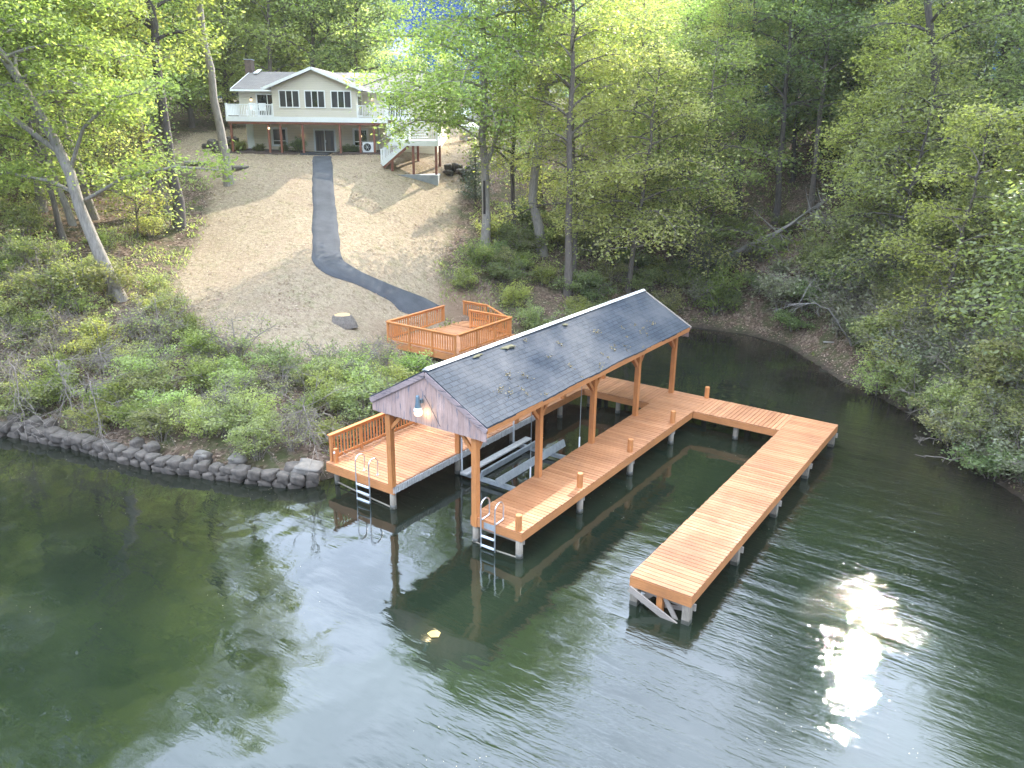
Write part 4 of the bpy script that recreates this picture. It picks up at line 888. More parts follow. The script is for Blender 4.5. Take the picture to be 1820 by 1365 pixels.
WL = [(-19.5, -4.2), (-17.8, -3.55), (-14.9, -2.95), (-11.4, -2.35), (-8.6, -1.35), (-6.75, -.55), (-6.15, .25)]
rs = random.Random(4); first = True; ROWS = (('lowest course of the lakeside wall, standing in the water', -.0, 0, .47), ('second course of the lakeside wall', .25, .07, .47), ('top course of the lakeside wall, half under shrubs', .42, .34, .7))
for row, (rn, zz_, back, stp) in enumerate(ROWS):
    for i, (x, y, a) in enumerate(polypts(WL, stp)):
        if row == 2 and rs.random() < .72: continue
        o_ = bpy.data.objects.new('wall_stone', RM[rs.randrange(5)]); COL.objects.link(o_)
        nx_, ny_ = -math.sin(a), math.cos(a); off = back+rs.uniform(-.06, .06)
        o_.location = (x+nx_*off+(.22*(row % 2))*math.cos(a), y+ny_*off, zz_+.07+rs.uniform(-.03, .03)); o_.rotation_euler = (rs.uniform(-.12, .12), rs.uniform(-.12, .12), a+rs.uniform(-.2, .2)+(pi if rs.random() < .5 else 0)); s = rs.uniform(.85, 1.12); o_.scale = (s, s, rs.uniform(.85, 1.15))
        sec = ('at the far left, under bare brush', 'left of the two pale slabs', 'below the two pale slabs', 'nearest the railed deck')[0 if x < -15.5 else 1 if x < -11 else 2 if x < -8.4 else 3]; rw = ('waterline', 'middle', 'top')[row]
        tag(o_, 'rounded grey stone, '+rw+' course of lakeside wall, '+sec, 'stone', rw+' course stones '+sec)
for i, (x, y, s) in enumerate(((-6.6, -.05, 1.8), (-9.0, -1.0, 1.1), (-10.2, -1.55, 1.0))):
    me = RM[i].copy(); me.materials.clear(); me.materials.append(M['stone_pale']); o_ = bpy.data.objects.new('stone_slab', me); COL.objects.link(o_)
    o_.location = (x, y, .52); o_.scale = (s, s*.8, .8); o_.rotation_euler = (.1, .05, .5)
    tag(o_, ('pale stone slab at the corner of the railed deck', 'long pale slab on the lakeside wall nearer the railed deck', 'long pale slab on the lakeside wall farther from the railed deck')[i], 'stone')
# low rock walls by the house
rs = random.Random(9)
for grp, pts, lab in (('rocks of the bed under the stairs', [(-4.4, -1.0), (-3.4, -.9), (-2.6, -1.3)], 'brown rock in the rounded bed right of the house stairs'), ('rocks left of the house', [(-20.9, .6), (-20.7, 2.4), (-20.9, 4)], 'brown rock banked against the left end of the house')):
    P = [hw(*q) for q in pts]
    for x, y, a in polypts(P, .30):
        for lv in range(3):
            o_ = bpy.data.objects.new('rock', RM[rs.randrange(5)]); COL.objects.link(o_); o_.location = (x+rs.uniform(-.6, .6), y+rs.uniform(-.6, .6), gz(x, y)+.1+lv*.22); o_.rotation_euler = (rs.uniform(-.3, .3), 0, rs.uniform(0, 6)); tag(o_, lab, 'rock', grp)
P = [(-28.2, 38.5), (-30.5, 40.5)]
for x, y, a in polypts(P, .4):
    for lv in range(3):
        o_ = bpy.data.objects.new('rock', RM[rs.randrange(5)]); COL.objects.link(o_); o_.location = (x+rs.uniform(-.1, .1), y+rs.uniform(-.1, .1), gz(x, y)+.1+lv*.25); o_.rotation_euler = (0, 0, a+rs.uniform(-.2, .2)); tag(o_, 'dark rock of the low wall behind the propane tank', 'rock', 'rocks of the low wall behind the propane tank')

# ------------------------------------------------------------------ trees
def tubes_np(paths, nseg):
    """list of (pts Nx3, radii N) -> one vertex/face array"""
    Vs = []; Fs = []; off = 0
    for (P, r), n in zip(paths, nseg):
        k = len(P); T = np.gradient(P, axis=0); T /= np.linalg.norm(T, axis=1)[:, None]+1e-9
        ref = np.array([0, 0, 1.]) if abs(T[0][2]) < .9 else np.array([1., 0, 0])
        x = np.cross(T, ref); x /= np.linalg.norm(x, axis=1)[:, None]+1e-9; y = np.cross(T, x)
        a = np.arange(n)*2*pi/n
        V = P[:, None]+(x[:, None]*np.cos(a)[None, :, None]+y[:, None]*np.sin(a)[None, :, None])*r[:, None, None]
        idx = np.arange(k*n).reshape(k, n)+off; nx = np.roll(idx, -1, axis=1)
        Fs.append(np.stack([idx[:-1], nx[:-1], nx[1:], idx[1:]], -1).reshape(-1, 4)); Vs.append(V.reshape(-1, 3)); off += k*n
    return np.concatenate(Vs), np.concatenate(Fs)
def leaves_np(A, rs, n_per, sig, size, droop=.25, flat=.75):
    """folded leaf quads scattered round the anchor points A"""
    N = len(A)*n_per; P = np.repeat(A, n_per, axis=0)+rs.normal(0, 1, (N, 3))*[sig, sig, sig*flat]
    d = rs.normal(0, 1, (N, 3)); d[:, 2] = d[:, 2]*.5-droop; d /= np.linalg.norm(d, axis=1)[:, None]
    u = rs.normal(0, .55, (N, 3)); u[:, 2] += 1; w_ = np.cross(d, u); w_ /= np.linalg.norm(w_, axis=1)[:, None]+1e-9; nn = np.cross(w_, d)
    L_ = (size*rs.uniform(.45, 1.45, N))[:, None]; W_ = L_*.29
    V = np.stack([P, P+d*L_*.45+w_*W_-nn*L_*.08, P+d*L_, P+d*L_*.45-w_*W_-nn*L_*.08], 1).reshape(-1, 3)
    return V, np.arange(N*4).reshape(-1, 4)
def bez(a, b, c, n):
    t = np.linspace(0, 1, n)[:, None]; return a*(1-t)**2+2*b*t*(1-t)+c*t*t
def make_tree(seed, trunk, r0, cs=.35, ce=1.0, rad=4.5, nl=24, ns=6, leaves=26, lsize=.17, sig=.38, prof='oval', elev=(15, 50), droop=.15, mats=('bark', 'leaf'), rtop=.15, flare=1.25, extra=None, bare=0, tw=None):
    """trunk polyline (local, root at origin) with limbs, sub-branches and leaf sprays; returns trunk mesh, crown mesh"""
    rs = np.random.RandomState(seed); T = np.array(trunk, float); seg = np.r_[0, np.cumsum(np.linalg.norm(np.diff(T, axis=0), axis=1))]; H = seg[-1]
    def at(s): s = np.clip(s, 0, 1)*H; return np.array([np.interp(s, seg, T[:, i]) for i in range(3)])
    ts = np.linspace(0, 1, 16); P = np.array([at(s) for s in ts])
    P[1:-1, :2] += rs.normal(0, .012*H*.25, (14, 2)); rr = r0*((1-ts)**.8*(1-rtop)+rtop*.35); rr[0] *= flare; rr[1] *= 1+.3*(flare-1)
    P = np.r_[[P[0]-[0, 0, .6]], P]; rr = np.r_[rr[0]*1.15, rr]
    paths = [(P, rr)]; nseg = [9]; A = []
    ga = rs.rand()*6
    for i in range(nl):
        u = (i+rs.uniform(0, .9))/nl; s = cs+(ce-cs)*u; b0 = at(s); az = ga+i*2.4+rs.normal(0, .35)
        pr = {'oval': math.sin(pi*(.18+.74*u))**.7, 'cone': (1-u)*.9+.15, 'low': (1-u)**.6*.85+.25, 'top': .35+.65*math.sin(pi*min(1, .1+u*.8))}[prof]
        ln = rad*pr*rs.uniform(.7, 1.15); el = R(rs.uniform(*elev))*(1-.3*(1-u))
        dr = np.array([cos(az)*cos(el), sin(az)*cos(el), sin(el)]); e0 = b0+dr*ln; e0[2] -= droop*ln*(1.2-u); mid = b0+dr*ln*.5+[0, 0, ln*.10]
        rb = max(.018, r0*(1-s)**.8*.42+.02)
        L_ = bez(b0, mid, e0, 6); paths.append((L_, np.linspace(rb, .012, 6))); nseg.append(5)
        for j in range(ns):
            v = .28+.72*(j+rs.rand()*.8)/ns; k = v*5; i0 = min(4, int(k)); q = L_[i0]*(1-(k-i0))+L_[i0+1]*(k-i0)
            sd_ = 1 if j % 2 else -1; a2 = az+sd_*rs.uniform(.5, 1.25); l2 = ln*rs.uniform(.26, .46)*(1.25-v*.6)+.35
            d2 = np.array([cos(a2), sin(a2), rs.uniform(-.15, .5)]); e2 = q+d2*l2; e2[2] -= droop*l2; S = bez(q, q+d2*l2*.5+[0, 0, .06*l2], e2, 4)
            paths.append((S, np.linspace(max(.012, rb*.4), .006, 4))); nseg.append(3)
            if rs.rand() < bare: continue
            m_ = max(2, int(l2/.42)); w_ = np.linspace(.3, 1.05, m_)
            for x in w_: k2 = min(x, 1)*3; j0 = min(2, int(k2)); A.append(S[j0]*(1-(k2-j0))+S[j0+1]*(k2-j0)+rs.normal(0, .12, 3))
        A.append(e0)
    if extra:
        for E_, r_ in extra:
            E_ = np.array(E_, float); paths.append((E_, np.linspace(r_, .03, len(E_)))); nseg.append(7)
            D_ = np.r_[0, np.cumsum(np.linalg.norm(np.diff(E_, axis=0), axis=1))]
            for x in np.linspace(.3, 1, 12):
                q = np.array([np.interp(x*D_[-1], D_, E_[:, i]) for i in range(3)]); d2 = rs.normal(0, 1, 3); d2[2] = abs(d2[2])*.3; d2 /= np.linalg.norm(d2); l2 = rs.uniform(.8, 1.8)
                e2 = q+d2*l2; S = bez(q, (q+e2)/2+[0, 0, .15], e2, 4); paths.append((S, np.linspace(.025, .006, 4))); nseg.append(3); A += [S[2], S[3], (S[1]+S[2])/2]
    V, F = tubes_np(paths, nseg); tm = npmesh('trunk', V, F, mats[0]); tm.polygons.foreach_set('use_smooth', [True]*len(F))
    A = np.array(A); V, F = leaves_np(A, rs, leaves, sig, lsize); cm = npmesh('crown', V, F, mats[1])
    return tm, cm
def tree_obj(name, meshes, label, loc, rotz=0, group=None, cat='tree', names=('trunk', 'crown'), scale=1):
    t = thing(name, label, cat, loc, rotz, group); t.scale = (scale,)*3 if not isinstance(scale, tuple) else scale
    for me, n in zip(meshes, names):
        if me is None: continue
        o_ = bpy.data.objects.new(n, me); COL.objects.link(o_); o_.parent = t
    return t
def rel(pts): a = np.array(pts, float); return [tuple(q-a[0]) for q in a]
def ext(pts, H):
    """continue a trunk polyline in its last direction to height H"""
    a = np.array(rel(pts)); d = a[-1]-a[-2]; d /= np.linalg.norm(d); d = d*.55+np.array([0, 0, .45]); d /= np.linalg.norm(d)
    return [tuple(q) for q in a]+[tuple(a[-1]+d*(H-a[-1][2])/max(d[2], .3)*f) for f in (.5, 1)] if a[-1][2] < H else [tuple(q) for q in a]
def spec(name, label, pts, H, r0, seed, z=None, **k):
    p0 = pts[0]; loc = (p0[0], p0[1], gz(p0[0], p0[1])-.05)
    return tree_obj(name, make_tree(seed, ext(pts, H), r0, **k), label, loc)
# trees one can pick out in the photograph
spec('leaning_tree', 'big grey-barked tree on the left bank leaning left over the shrubs', [(-22.6, 3.2, 3.45), (-22.75, 2.9, 4.6), (-23.0, 2.65, 6.4), (-23.25, 2.46, 7.73), (-23.6, 2.27, 9.4), (-24.2, 1.9, 11.4), (-25.0, 1.4, 13.2), (-26.0, .9, 15)], 20, .31, 1, cs=.40, rad=6.0, nl=38, ns=8, leaves=46, lsize=.17, sig=.40, mats=('bark_pale', 'leaf'), droop=.28, elev=(0, 40), prof='oval',
     extra=[([(-.6, -.7, 4.6), (-1.9, -1.3, 5.2), (-3.6, -2.2, 5.5), (-5.6, -3.3, 5.2)], .10), ([(-1.0, -.9, 6.2), (-2.4, -2.6, 8.2), (-4.4, -4.0, 10.2), (-6.4, -5.5, 12)], .13), ([(-.6, -.6, 4.4), (1.2, .3, 5.4), (3.2, 1.5, 5.9), (5.0, 2.3, 5.8)], .09), ([(-.9, -.8, 5.8), (.2, -.6, 7.4), (1.8, .0, 8.6), (3.6, .9, 9.0)], .09)])
spec('woodland_tree', 'left one of a close tree pair at the lawn edge, leaning left', [(-30.45, 10.81, 6.12), (-30.86, 10.52, 9.36), (-30.99, 10.43, 10.68), (-31.33, 10.19, 11.97), (-31.79, 9.88, 14.25), (-32.37, 9.48, 16.19), (-32.72, 9.23, 17.62)], 22, .33, 2, cs=.36, rad=4.8, nl=28, ns=7, leaves=30, lsize=.2, mats=('bark', 'leaf'))
spec('woodland_tree', 'right one of a close tree pair at the lawn edge, dark and straight', [(-28.4, 10.3, 5.47), (-28.43, 10.38, 7.93), (-28.52, 10.31, 10.4), (-28.55, 10.29, 12.69), (-28.63, 10.24, 14.48), (-28.57, 10.28, 16.93)], 22, .34, 3, cs=.36, rad=5.0, nl=30, ns=7, leaves=30, lsize=.20, mats=('bark_dark', 'leaf'), droop=.25,
     extra=[([(0, 0, 6.2), (-1.2, -.6, 7.5), (-2.6, -1.2, 7.9), (-4.2, -1.9, 7.6)], .08)])
spec('lawn_tree', 'tall bare-trunked tan tree standing alone on the upper lawn left of the house', [(-30.76, 15.5, 7.34), (-30.91, 15.35, 11.38), (-31.05, 15.25, 14.14), (-31.23, 15.13, 15.48), (-31.29, 15.08, 17.65)], 25, .30, 4, cs=.55, rad=4.6, nl=18, mats=('bark_pale', 'leaf_yel'))
spec('woodland_tree', 'slim tree with pale brown trunk just behind the big leaning tree', [(-31.41, 7.23, 6.07), (-31.8, 6.9, 8.9), (-32, 6.7, 11)], 17, .24, 5, cs=.4, rad=3.6, nl=18, mats=('bark_pale', 'leaf'))
spec('woodland_tree', 'slimmer of the two thin trees behind the big leaning tree, farther left', [(-30.47, 5.55, 5.85), (-30.9, 5.2, 8.5), (-31.1, 5.0, 10.1)], 16, .19, 6, cs=.4, rad=3.6, nl=18, mats=('bark_pale', 'leaf'))
o_ = spec('hollow_tree', 'grey tree with a dark hollow slit in its trunk beside the lawn', [(-16.23, 22.41, 4.19), (-16.25, 22.5, 9.0), (-16.4, 22.45, 10.4), (-16.35, 22.5, 14.1), (-16.4, 22.5, 17.5)], 24, .29, 7, cs=.27, rad=6.0, nl=44, ns=8, leaves=34, lsize=.20, sig=.42, mats=('bark_pale', 'leaf'), droop=.32, elev=(-5, 35), prof='oval',
     extra=[([(0, 0, 8.2), (-1.6, -1.0, 9.4), (-3.6, -2.4, 9.9), (-5.6, -3.9, 9.0)], .07), ([(0, 0, 9.6), (-1.2, -.9, 10.8), (-2.8, -1.8, 11.6), (-4.6, -3.0, 11.6)], .07), ([(0, 0, 7.2), (-1.0, -.6, 8.2), (-2.6, -1.9, 8.5), (-4.2, -3.1, 7.7)], .06), ([(0, 0, 6.0), (-1.3, -.9, 7.0), (-3.2, -2.2, 7.2), (-5.0, -3.5, 6.0)], .07), ([(0, 0, 4.7), (.35, .25, 5.6), (.75, .5, 7.2), (1.3, .9, 10)], .17)])
obj('hollow', B().bar((.13, -.225, 2.0), (.11, -.235, 3.9), .13, .04, up=(0, -1, 0)), 'hollow', o_)
obj('knot', B().lathe([(.08, 5.0), (.1, 5.06), (.05, 5.12)], (.12, -.22, 0)), 'bark_pale', o_)
spec('forked_tree', 'tall pale-trunked tree at the right edge of the lawn, forking high up', [(-13.47, 24.5, 3.73), (-13.8, 24.1, 6.48), (-13.8, 24.1, 9.69), (-13.7, 24.2, 12.79), (-13.6, 24.3, 17.47)], 25, .33, 8, cs=.36, rad=5.2, nl=30, ns=7, leaves=28, lsize=.2, mats=('bark_pale', 'leaf_yel'), droop=.25,
     extra=[([(-.3, -.3, 7.2), (.1, -.1, 9.2), (.8, .35, 13), (1.6, .8, 17)], .17)])
spec('woodland_tree', 'thin dark tree between the hollow tree and the forked tree', [(-15.83, 24.88, 4.56), (-15.9, 24.8, 8), (-15.9, 24.8, 10)], 15, .16, 9, cs=.22, rad=3.2, nl=22, mats=('bark_dark', 'leaf'), prof='low')
spec('woodland_tree', 'slight tree right of the forked tree with pale yellow-green drooping sprays', [(-11.4, 24.7, 3.1), (-11.3, 24.8, 6), (-11.5, 24.6, 8.5)], 13, .17, 10, cs=.22, rad=4.4, nl=26, ns=7, mats=('bark', 'leaf_yel'), droop=.35, elev=(0, 40), prof='low')
spec('woodland_tree', 'bushy pale yellow-green tree leaning over the bank behind the boathouse', [(-8.6, 26.4, 2.4), (-8.3, 26.2, 5), (-7.8, 26, 8)], 13, .19, 41, cs=.20, rad=5.0, nl=30, ns=7, mats=('bark', 'leaf_yel'), droop=.35, elev=(0, 45), prof='low')
spec('woodland_tree', 'bushy green tree on the bank above the far end of the boathouse roof', [(-6.2, 29.5, 2.6), (-6.0, 29.4, 5), (-5.8, 29.5, 9)], 14, .2, 42, cs=.20, rad=4.6, nl=28, ns=7, mats=('bark', 'leaf'), droop=.3, elev=(0, 45), prof='low')
spec('woodland_tree', 'dark straight tree deep in the right-hand woods, left of the tall twin trunks', [(-5.59, 35.39, 5.17), (-5.7, 35.3, 11), (-5.7, 35.3, 16)], 20, .27, 11, cs=.45, rad=4.2, nl=22, mats=('bark_dark', 'leaf'))
spec('woodland_tree', 'dark trunked tree leaning slightly right above the fallen trunk', [(.31, 38.2, 7.0), (.6, 38.1, 10), (1.0, 38.0, 14), (1.2, 38, 17)], 22, .34, 12, cs=.4, rad=4.6, nl=24, mats=('bark_dark', 'leaf_mid'))
spec('woodland_tree', 'grey trunk just right of the dark tree above the fallen trunk', [(1.9, 41.3, 8.5), (1.8, 41.2, 13), (1.7, 41.1, 17)], 22, .34, 13, cs=.45, rad=4.4, nl=22, mats=('bark', 'leaf_mid'))
spec('woodland_tree', 'slim dark tree behind the root end of the fallen trunk', [(-3.22, 35.79, 5.32), (-3.2, 35.7, 9), (-3.4, 35.6, 13)], 17, .22, 14, cs=.35, rad=3.8, nl=22, mats=('bark_dark', 'leaf_mid'))
spec('woodland_tree', 'slim grey tree rising from behind the middle of the fallen trunk', [(-1.39, 36.85, 6.07), (-1.4, 36.8, 9), (-1.5, 36.7, 12)], 16, .2, 15, cs=.35, rad=3.6, nl=20, mats=('bark', 'leaf_mid'))
spec('woodland_tree', 'leaning dark tree on the slope of the right-hand woods near the photo edge', [(7.04, 31.3, 6.4), (6.5, 30.9, 9.3), (5.7, 30.3, 12.5), (5.2, 30, 15), (4.6, 29.7, 17)], 20, .30, 16, cs=.42, rad=4.4, nl=22, mats=('bark_dark', 'leaf_mid'))
# prototypes of the woods
def straight(H, seed, lean=.04): r_ = np.random.RandomState(seed); d = r_.normal(0, lean, 2); return [(0, 0, 0), (d[0]*H*.3, d[1]*H*.3, H*.33), (d[0]*H*.8, d[1]*H*.8, H*.66), (d[0]*H, d[1]*H, H)]
PROTO = {
 'hill_a': make_tree(111, straight(15, 11), .24, cs=.08, rad=4.4, nl=26, ns=6, leaves=20, lsize=.24, sig=.5, mats=('bark', 'leaf_yel'), prof='oval'),
 'hill_c': make_tree(113, straight(16, 13), .24, cs=.06, rad=4.6, nl=32, ns=7, leaves=32, lsize=.24, sig=.5, mats=('bark_dark', 'leaf_mid'), prof='oval'),
 'hill_b': make_tree(112, straight(16, 12), .24, cs=.08, rad=4.2, nl=26, ns=6, leaves=20, lsize=.24, sig=.5, mats=('bark', 'leaf_yel'), prof='oval'),
 'tall_a': make_tree(101, straight(22, 1), .30, cs=.38, rad=4.6, nl=22, mats=('bark', 'leaf')),
 'tall_b': make_tree(102, straight(22, 2), .27, cs=.45, rad=4.0, nl=22, mats=('bark_dark', 'leaf_mid')),
 'tall_c': make_tree(103, straight(21, 3), .26, cs=.33, rad=4.6, nl=24, mats=('bark_pale', 'leaf_yel')),
 'tall_d': make_tree(104, straight(23, 4), .32, cs=.30, rad=4.8, nl=24, mats=('bark_dark', 'leaf'), prof='cone'),
 'mid_a': make_tree(105, straight(12, 5, .08), .16, cs=.18, rad=3.8, nl=24, ns=7, mats=('bark', 'leaf'), prof='low', droop=.3, elev=(0, 45)),
 'mid_b': make_tree(106, straight(11, 6, .08), .15, cs=.16, rad=3.6, nl=24, ns=7, mats=('bark_dark', 'leaf_mid'), prof='low', droop=.3, elev=(0, 45)),
 'mid_c': make_tree(107, straight(12, 7, .08), .15, cs=.18, rad=3.6, nl=24, ns=7, mats=('bark', 'leaf_yel'), prof='low', droop=.3, elev=(0, 45)),
 'sap_a': make_tree(108, straight(5.5, 8, .1), .06, cs=.15, rad=1.9, nl=16, ns=5, leaves=16, lsize=.15, sig=.22, mats=('bark', 'leaf'), prof='low', elev=(10, 50)),
 'sap_b': make_tree(109, straight(5, 9, .1), .06, cs=.15, rad=1.8, nl=16, ns=5, leaves=16, lsize=.15, sig=.22, mats=('bark_dark', 'leaf_olive'), prof='low', elev=(10, 50)),
}
KH = {'hill_c': 16, 'hill_a': 15, 'hill_b': 16, 'tall_a': 22, 'tall_b': 22, 'tall_c': 21, 'tall_d': 23, 'mid_a': 12, 'mid_b': 11, 'mid_c': 12, 'sap_a': 5.5, 'sap_b': 5}
KIND = {'hill_c': ('hillside_tree', 'full-crowned darker green tree'), 'hill_a': ('hillside_tree', 'full-crowned pale yellow-green tree'), 'hill_b': ('hillside_tree', 'full-crowned fresh green tree'),
 'tall_a': ('tall_tree', 'tall green tree'), 'tall_b': ('tall_tree', 'tall dark-trunked tree'), 'tall_c': ('tall_tree', 'tall yellow-green tree'), 'tall_d': ('tall_tree', 'tall tapering tree'),
        'mid_a': ('understory_tree', 'low-branched green tree'), 'mid_b': ('understory_tree', 'low-branched darker green tree'), 'mid_c': ('understory_tree', 'low-branched yellow-green tree'),
        'sap_a': ('sapling', 'slender green sapling'), 'sap_b': ('sapling', 'slender olive sapling')}
C0x, C0y = 12.18, -15.64
def view(x, y):
    dx, dy = x-C0x, y-C0y; Xc = .8223*dx+.569*dy; D = -.569*dx+.8223*dy; return Xc, D
def zone(x, y):
    Xc, D = view(x, y); px = 910+1405*Xc/(D*.95+2)
    if x < -24 and px < 400: return 'left', px, D
    if px < 700 and D > 60: return 'house', px, D
    if px < 860 and D > 60: return 'gap', px, D
    if px < 1230: return 'mid', px, D
    return 'right', px, D
ZT = {'left': 'in the woods left of the lawn', 'house': 'on the hill behind the house', 'gap': 'beyond the yard right of the house', 'mid': 'in the woods right of the hollow tree', 'right': 'in the woods above the far right shore'}
def near(x, y, pts, r): return any((x-a)**2+(y-b)**2 < r*r for a, b in pts)
SPEC = [(-22.6, 3.2), (-30.4, 10.8), (-28.4, 10.3), (-30.8, 15.5), (-31.4, 7.2), (-30.5, 5.5), (-16.2, 22.4), (-13.5, 24.5), (-15.8, 24.9), (-11.4, 24.7), (-8.6, 26.4), (-6.2, 29.5), (-5.6, 35.4), (.3, 38.2), (1.9, 41.3), (-3.2, 35.8), (-1.4, 36.9), (7, 31.3)]
rs = random.Random(21); pts = []; tries = 0; fill = []
cand = []
for _ in range(9000): cand.append((rs.uniform(-85, 48), rs.uniform(-14, 95)))
ca_ = np.array(cand); dd_, ii_ = shore_dist(ca_[:, 0], ca_[:, 1]); lw = inpoly(ca_[:, 0], ca_[:, 1], LAWN); zg = ground_z(ca_[:, 0], ca_[:, 1])
for (x, y), d, i_, l_, z_ in zip(cand, dd_, ii_, lw, zg):
    if i_ or d < 2.2 or l_ > -2.0 or len(fill) > 285: continue
    Xc, D = view(x, y)
    if D < 20 or D > 112 or Xc < -.80*D-10 or Xc > .80*D+12: continue
    zn, px, _ = zone(x, y)
    # shrubs only on the low left bank between the lawn and the lake, and round the platform
    if -22.5 < x < -6 and -6 < y < 22: continue
    if x > -30 and y < 2 and x < 0: continue
    if near(x, y, SPEC, 2.3): continue
    if 1265 < px < 1530 and D < 51: continue
    hx, hy = x-H0[0], y-H0[1]; lx = hx*cos(HR)+hy*sin(HR); ly = -hx*sin(HR)+hy*cos(HR)
    if -24 < lx < -1 and -6 < ly < 16: continue
    if -42 < x < -26 and 36 < y < 53: continue
    sp_ = 2.9 if D < 55 else (3.6 if D < 75 else 4.6)
    if any((x-q[0])**2+(y-q[1])**2 < sp_*sp_ for q in pts): continue
    pts.append((x, y))
    u = rs.random()
    if zn == 'house': k = 'hill_a' if u < .5 else ('hill_b' if u < .85 else ('tall_b' if u < .92 else 'mid_c'))
    elif zn == 'left': k = 'tall_a' if u < .28 else ('tall_c' if u < .42 else ('tall_d' if u < .5 else ('mid_a' if u < .72 else ('mid_c' if u < .86 else 'sap_a'))))
    elif zn == 'gap': k = 'mid_c' if u < .5 else 'mid_a'
    elif zn == 'mid': k = 'tall_a' if u < .22 else ('tall_c' if u < .36 else ('tall_b' if u < .46 else ('mid_a' if u < .64 else ('mid_c' if u < .86 else 'mid_b'))))
    else: k = 'tall_b' if u < .24 else ('tall_a' if u < .38 else ('tall_d' if u < .46 else ('mid_b' if u < .72 else ('mid_a' if u < .90 else 'sap_b'))))
    s = rs.uniform(.82, 1.15); H_ = KH[k]*s
    # the crest of the woods toward the sun stays low enough for light to reach the docks and the lawn
    lim = 1e9
    for (ax, ay, kk, wdt) in ((4, 4, .60, 30), (-24, 16, .62, 24), (8.5, 0, .585, 12), (-48, 48, .42, 32), (-34, 6, .60, 26)):
        az = math.degrees(math.atan2(x-ax, y-ay)); ds = math.hypot(x-ax, y-ay)
        if abs(az+7) < wdt: lim = min(lim, ds*kk+.8-z_)
    if zn == 'gap' or (zn == 'house' and px > 640): lim = min(lim, (11.3+D*.055)-z_)
    if H_ > lim:
        if lim < 3: continue
        if lim < 14 and k[:4] in ('tall', 'hill'): k = {'hill_a': 'mid_c', 'hill_b': 'mid_a', 'tall_a': 'mid_a', 'tall_b': 'mid_b', 'tall_c': 'mid_c', 'tall_d': 'mid_a'}[k]
        if lim < 7 and k[:3] == 'mid': k = 'sap_a'
        s = min(1.25, max(.5, lim/KH[k]*rs.uniform(.88, 1.04)))
    fill.append((x, y, z_, k, s, zn))
seen = {}
# tall trees added on the crest to filter the sun and break its glint
for x, y, s_ in ((-1, 43, .93), (2.0, 42, .90), (4.6, 43.5, .93), (7.2, 42, .90), (9.6, 44, .94), (.5, 46, .96), (6, 47, .97), (-3.5, 45, .96), (12.5, 43, .92)):
    z_ = gz(x, y); s_ = (.6745*(y-3.2)-z_)/22.5; fill.append((x, y, z_, 'tall_a' if int(x*7) % 2 else 'tall_b', s_, 'right'))
for px_, D_, k_, s_ in ((1300, 56, 'mid_b', 1.1), (1345, 60, 'mid_a', 1.2), (1395, 55, 'mid_b', 1.15), (1440, 59, 'mid_b', 1.2), (1485, 56, 'mid_a', 1.1), (1530, 57, 'mid_b', 1.2), (1420, 66, 'tall_b', .75), (1360, 68, 'tall_a', .7), (1500, 65, 'tall_d', .7)):
    Xc_ = (px_-910)/1405*(D_*.95+2); x = C0x+.8223*Xc_-.569*D_; y = C0y+.569*Xc_+.8223*D_
    fill.append((x, y, gz(x, y), k_, s_, 'right'))
# the close trees of the hill behind the house, as wide as they show in the photograph
for px_, D_, k_, s_ in ((415, 72, 'hill_b', 1.0), (452, 76, 'hill_a', 1.15), (490, 71, 'hill_a', 1.1), (528, 78, 'hill_b', 1.1), (562, 73, 'hill_a', 1.15), (600, 77, 'hill_c', 1.1), (636, 73, 'hill_c', 1.05), (664, 80, 'hill_a', .5), (712, 92, 'hill_b', .3), (748, 84, 'hill_a', .36), (790, 88, 'hill_b', .36), (352, 70, 'hill_a', 1.1), (300, 66, 'hill_a', 1.0), (385, 82, 'hill_b', 1.2)):
    Xc_ = (px_-910)/1405*(D_*.95+2); x = C0x+.8223*Xc_-.569*D_; y = C0y+.569*Xc_+.8223*D_
    fill.append((x, y, gz(x, y), k_, s_, 'house' if px_ < 700 else 'gap'))
def where(x, y, zn):
    Xc, D = view(x, y); px = 910+1405*Xc/(D*.95+2); sd = sdist(x, y)
    far = {'left': ('near the leaning tree', 'beyond the lawn pair', 'far back')[0 if D < 42 else 1 if D < 62 else 2],
           'house': ('close behind the roof', 'farther up')[0 if D < 80 else 1], 'gap': ('near', 'far')[0 if D < 80 else 1],
           'mid': ('by the bank', 'halfway up', 'high up')[0 if D < 50 else 1 if D < 68 else 2], 'right': ('low on the slope', 'halfway up', 'high up')[0 if sd < 9 else 1 if sd < 24 else 2]}[zn]
    side = {'left': ('at the photo edge', 'toward the lawn')[px > 150], 'house': ('over its left half', 'over its right half')[px > 540], 'gap': ('', '')[0],
            'mid': ('left of the boathouse ridge end', 'above the ridge end')[px > 1050], 'right': ('above the roof end', 'above the outer dock', 'at the photo edge')[0 if px < 1400 else 1 if px < 1640 else 2]}[zn]
    return (far+' '+side).strip()
def sdist(x, y): d, i = shore_dist(np.array([x]), np.array([y])); return -float(d[0]) if i[0] else float(d[0])
ZS = {'left': 'in the left woods', 'house': 'on the house hill', 'gap': 'right of the house', 'mid': 'in the middle woods', 'right': 'in the right woods'}
for x, y, z_, k, s, zn in fill:
    nm, lb = KIND[k]; w_ = where(x, y, zn); label = ' '.join((lb+' '+ZS[zn]+', '+w_).split()[:16]); grp = lb+'s '+ZS[zn]+', '+w_
    if k not in seen: seen[k] = tree_obj(nm, PROTO[k], label, (x, y, z_-.05), rs.uniform(0, 6.28), grp, scale=s)
    else: copytree(seen[k], (x, y, z_-.05), rs.uniform(0, 6.28), (s*rs.uniform(.92, 1.1), s*rs.uniform(.92, 1.1), s), label, grp)
print('fill trees', len(fill))

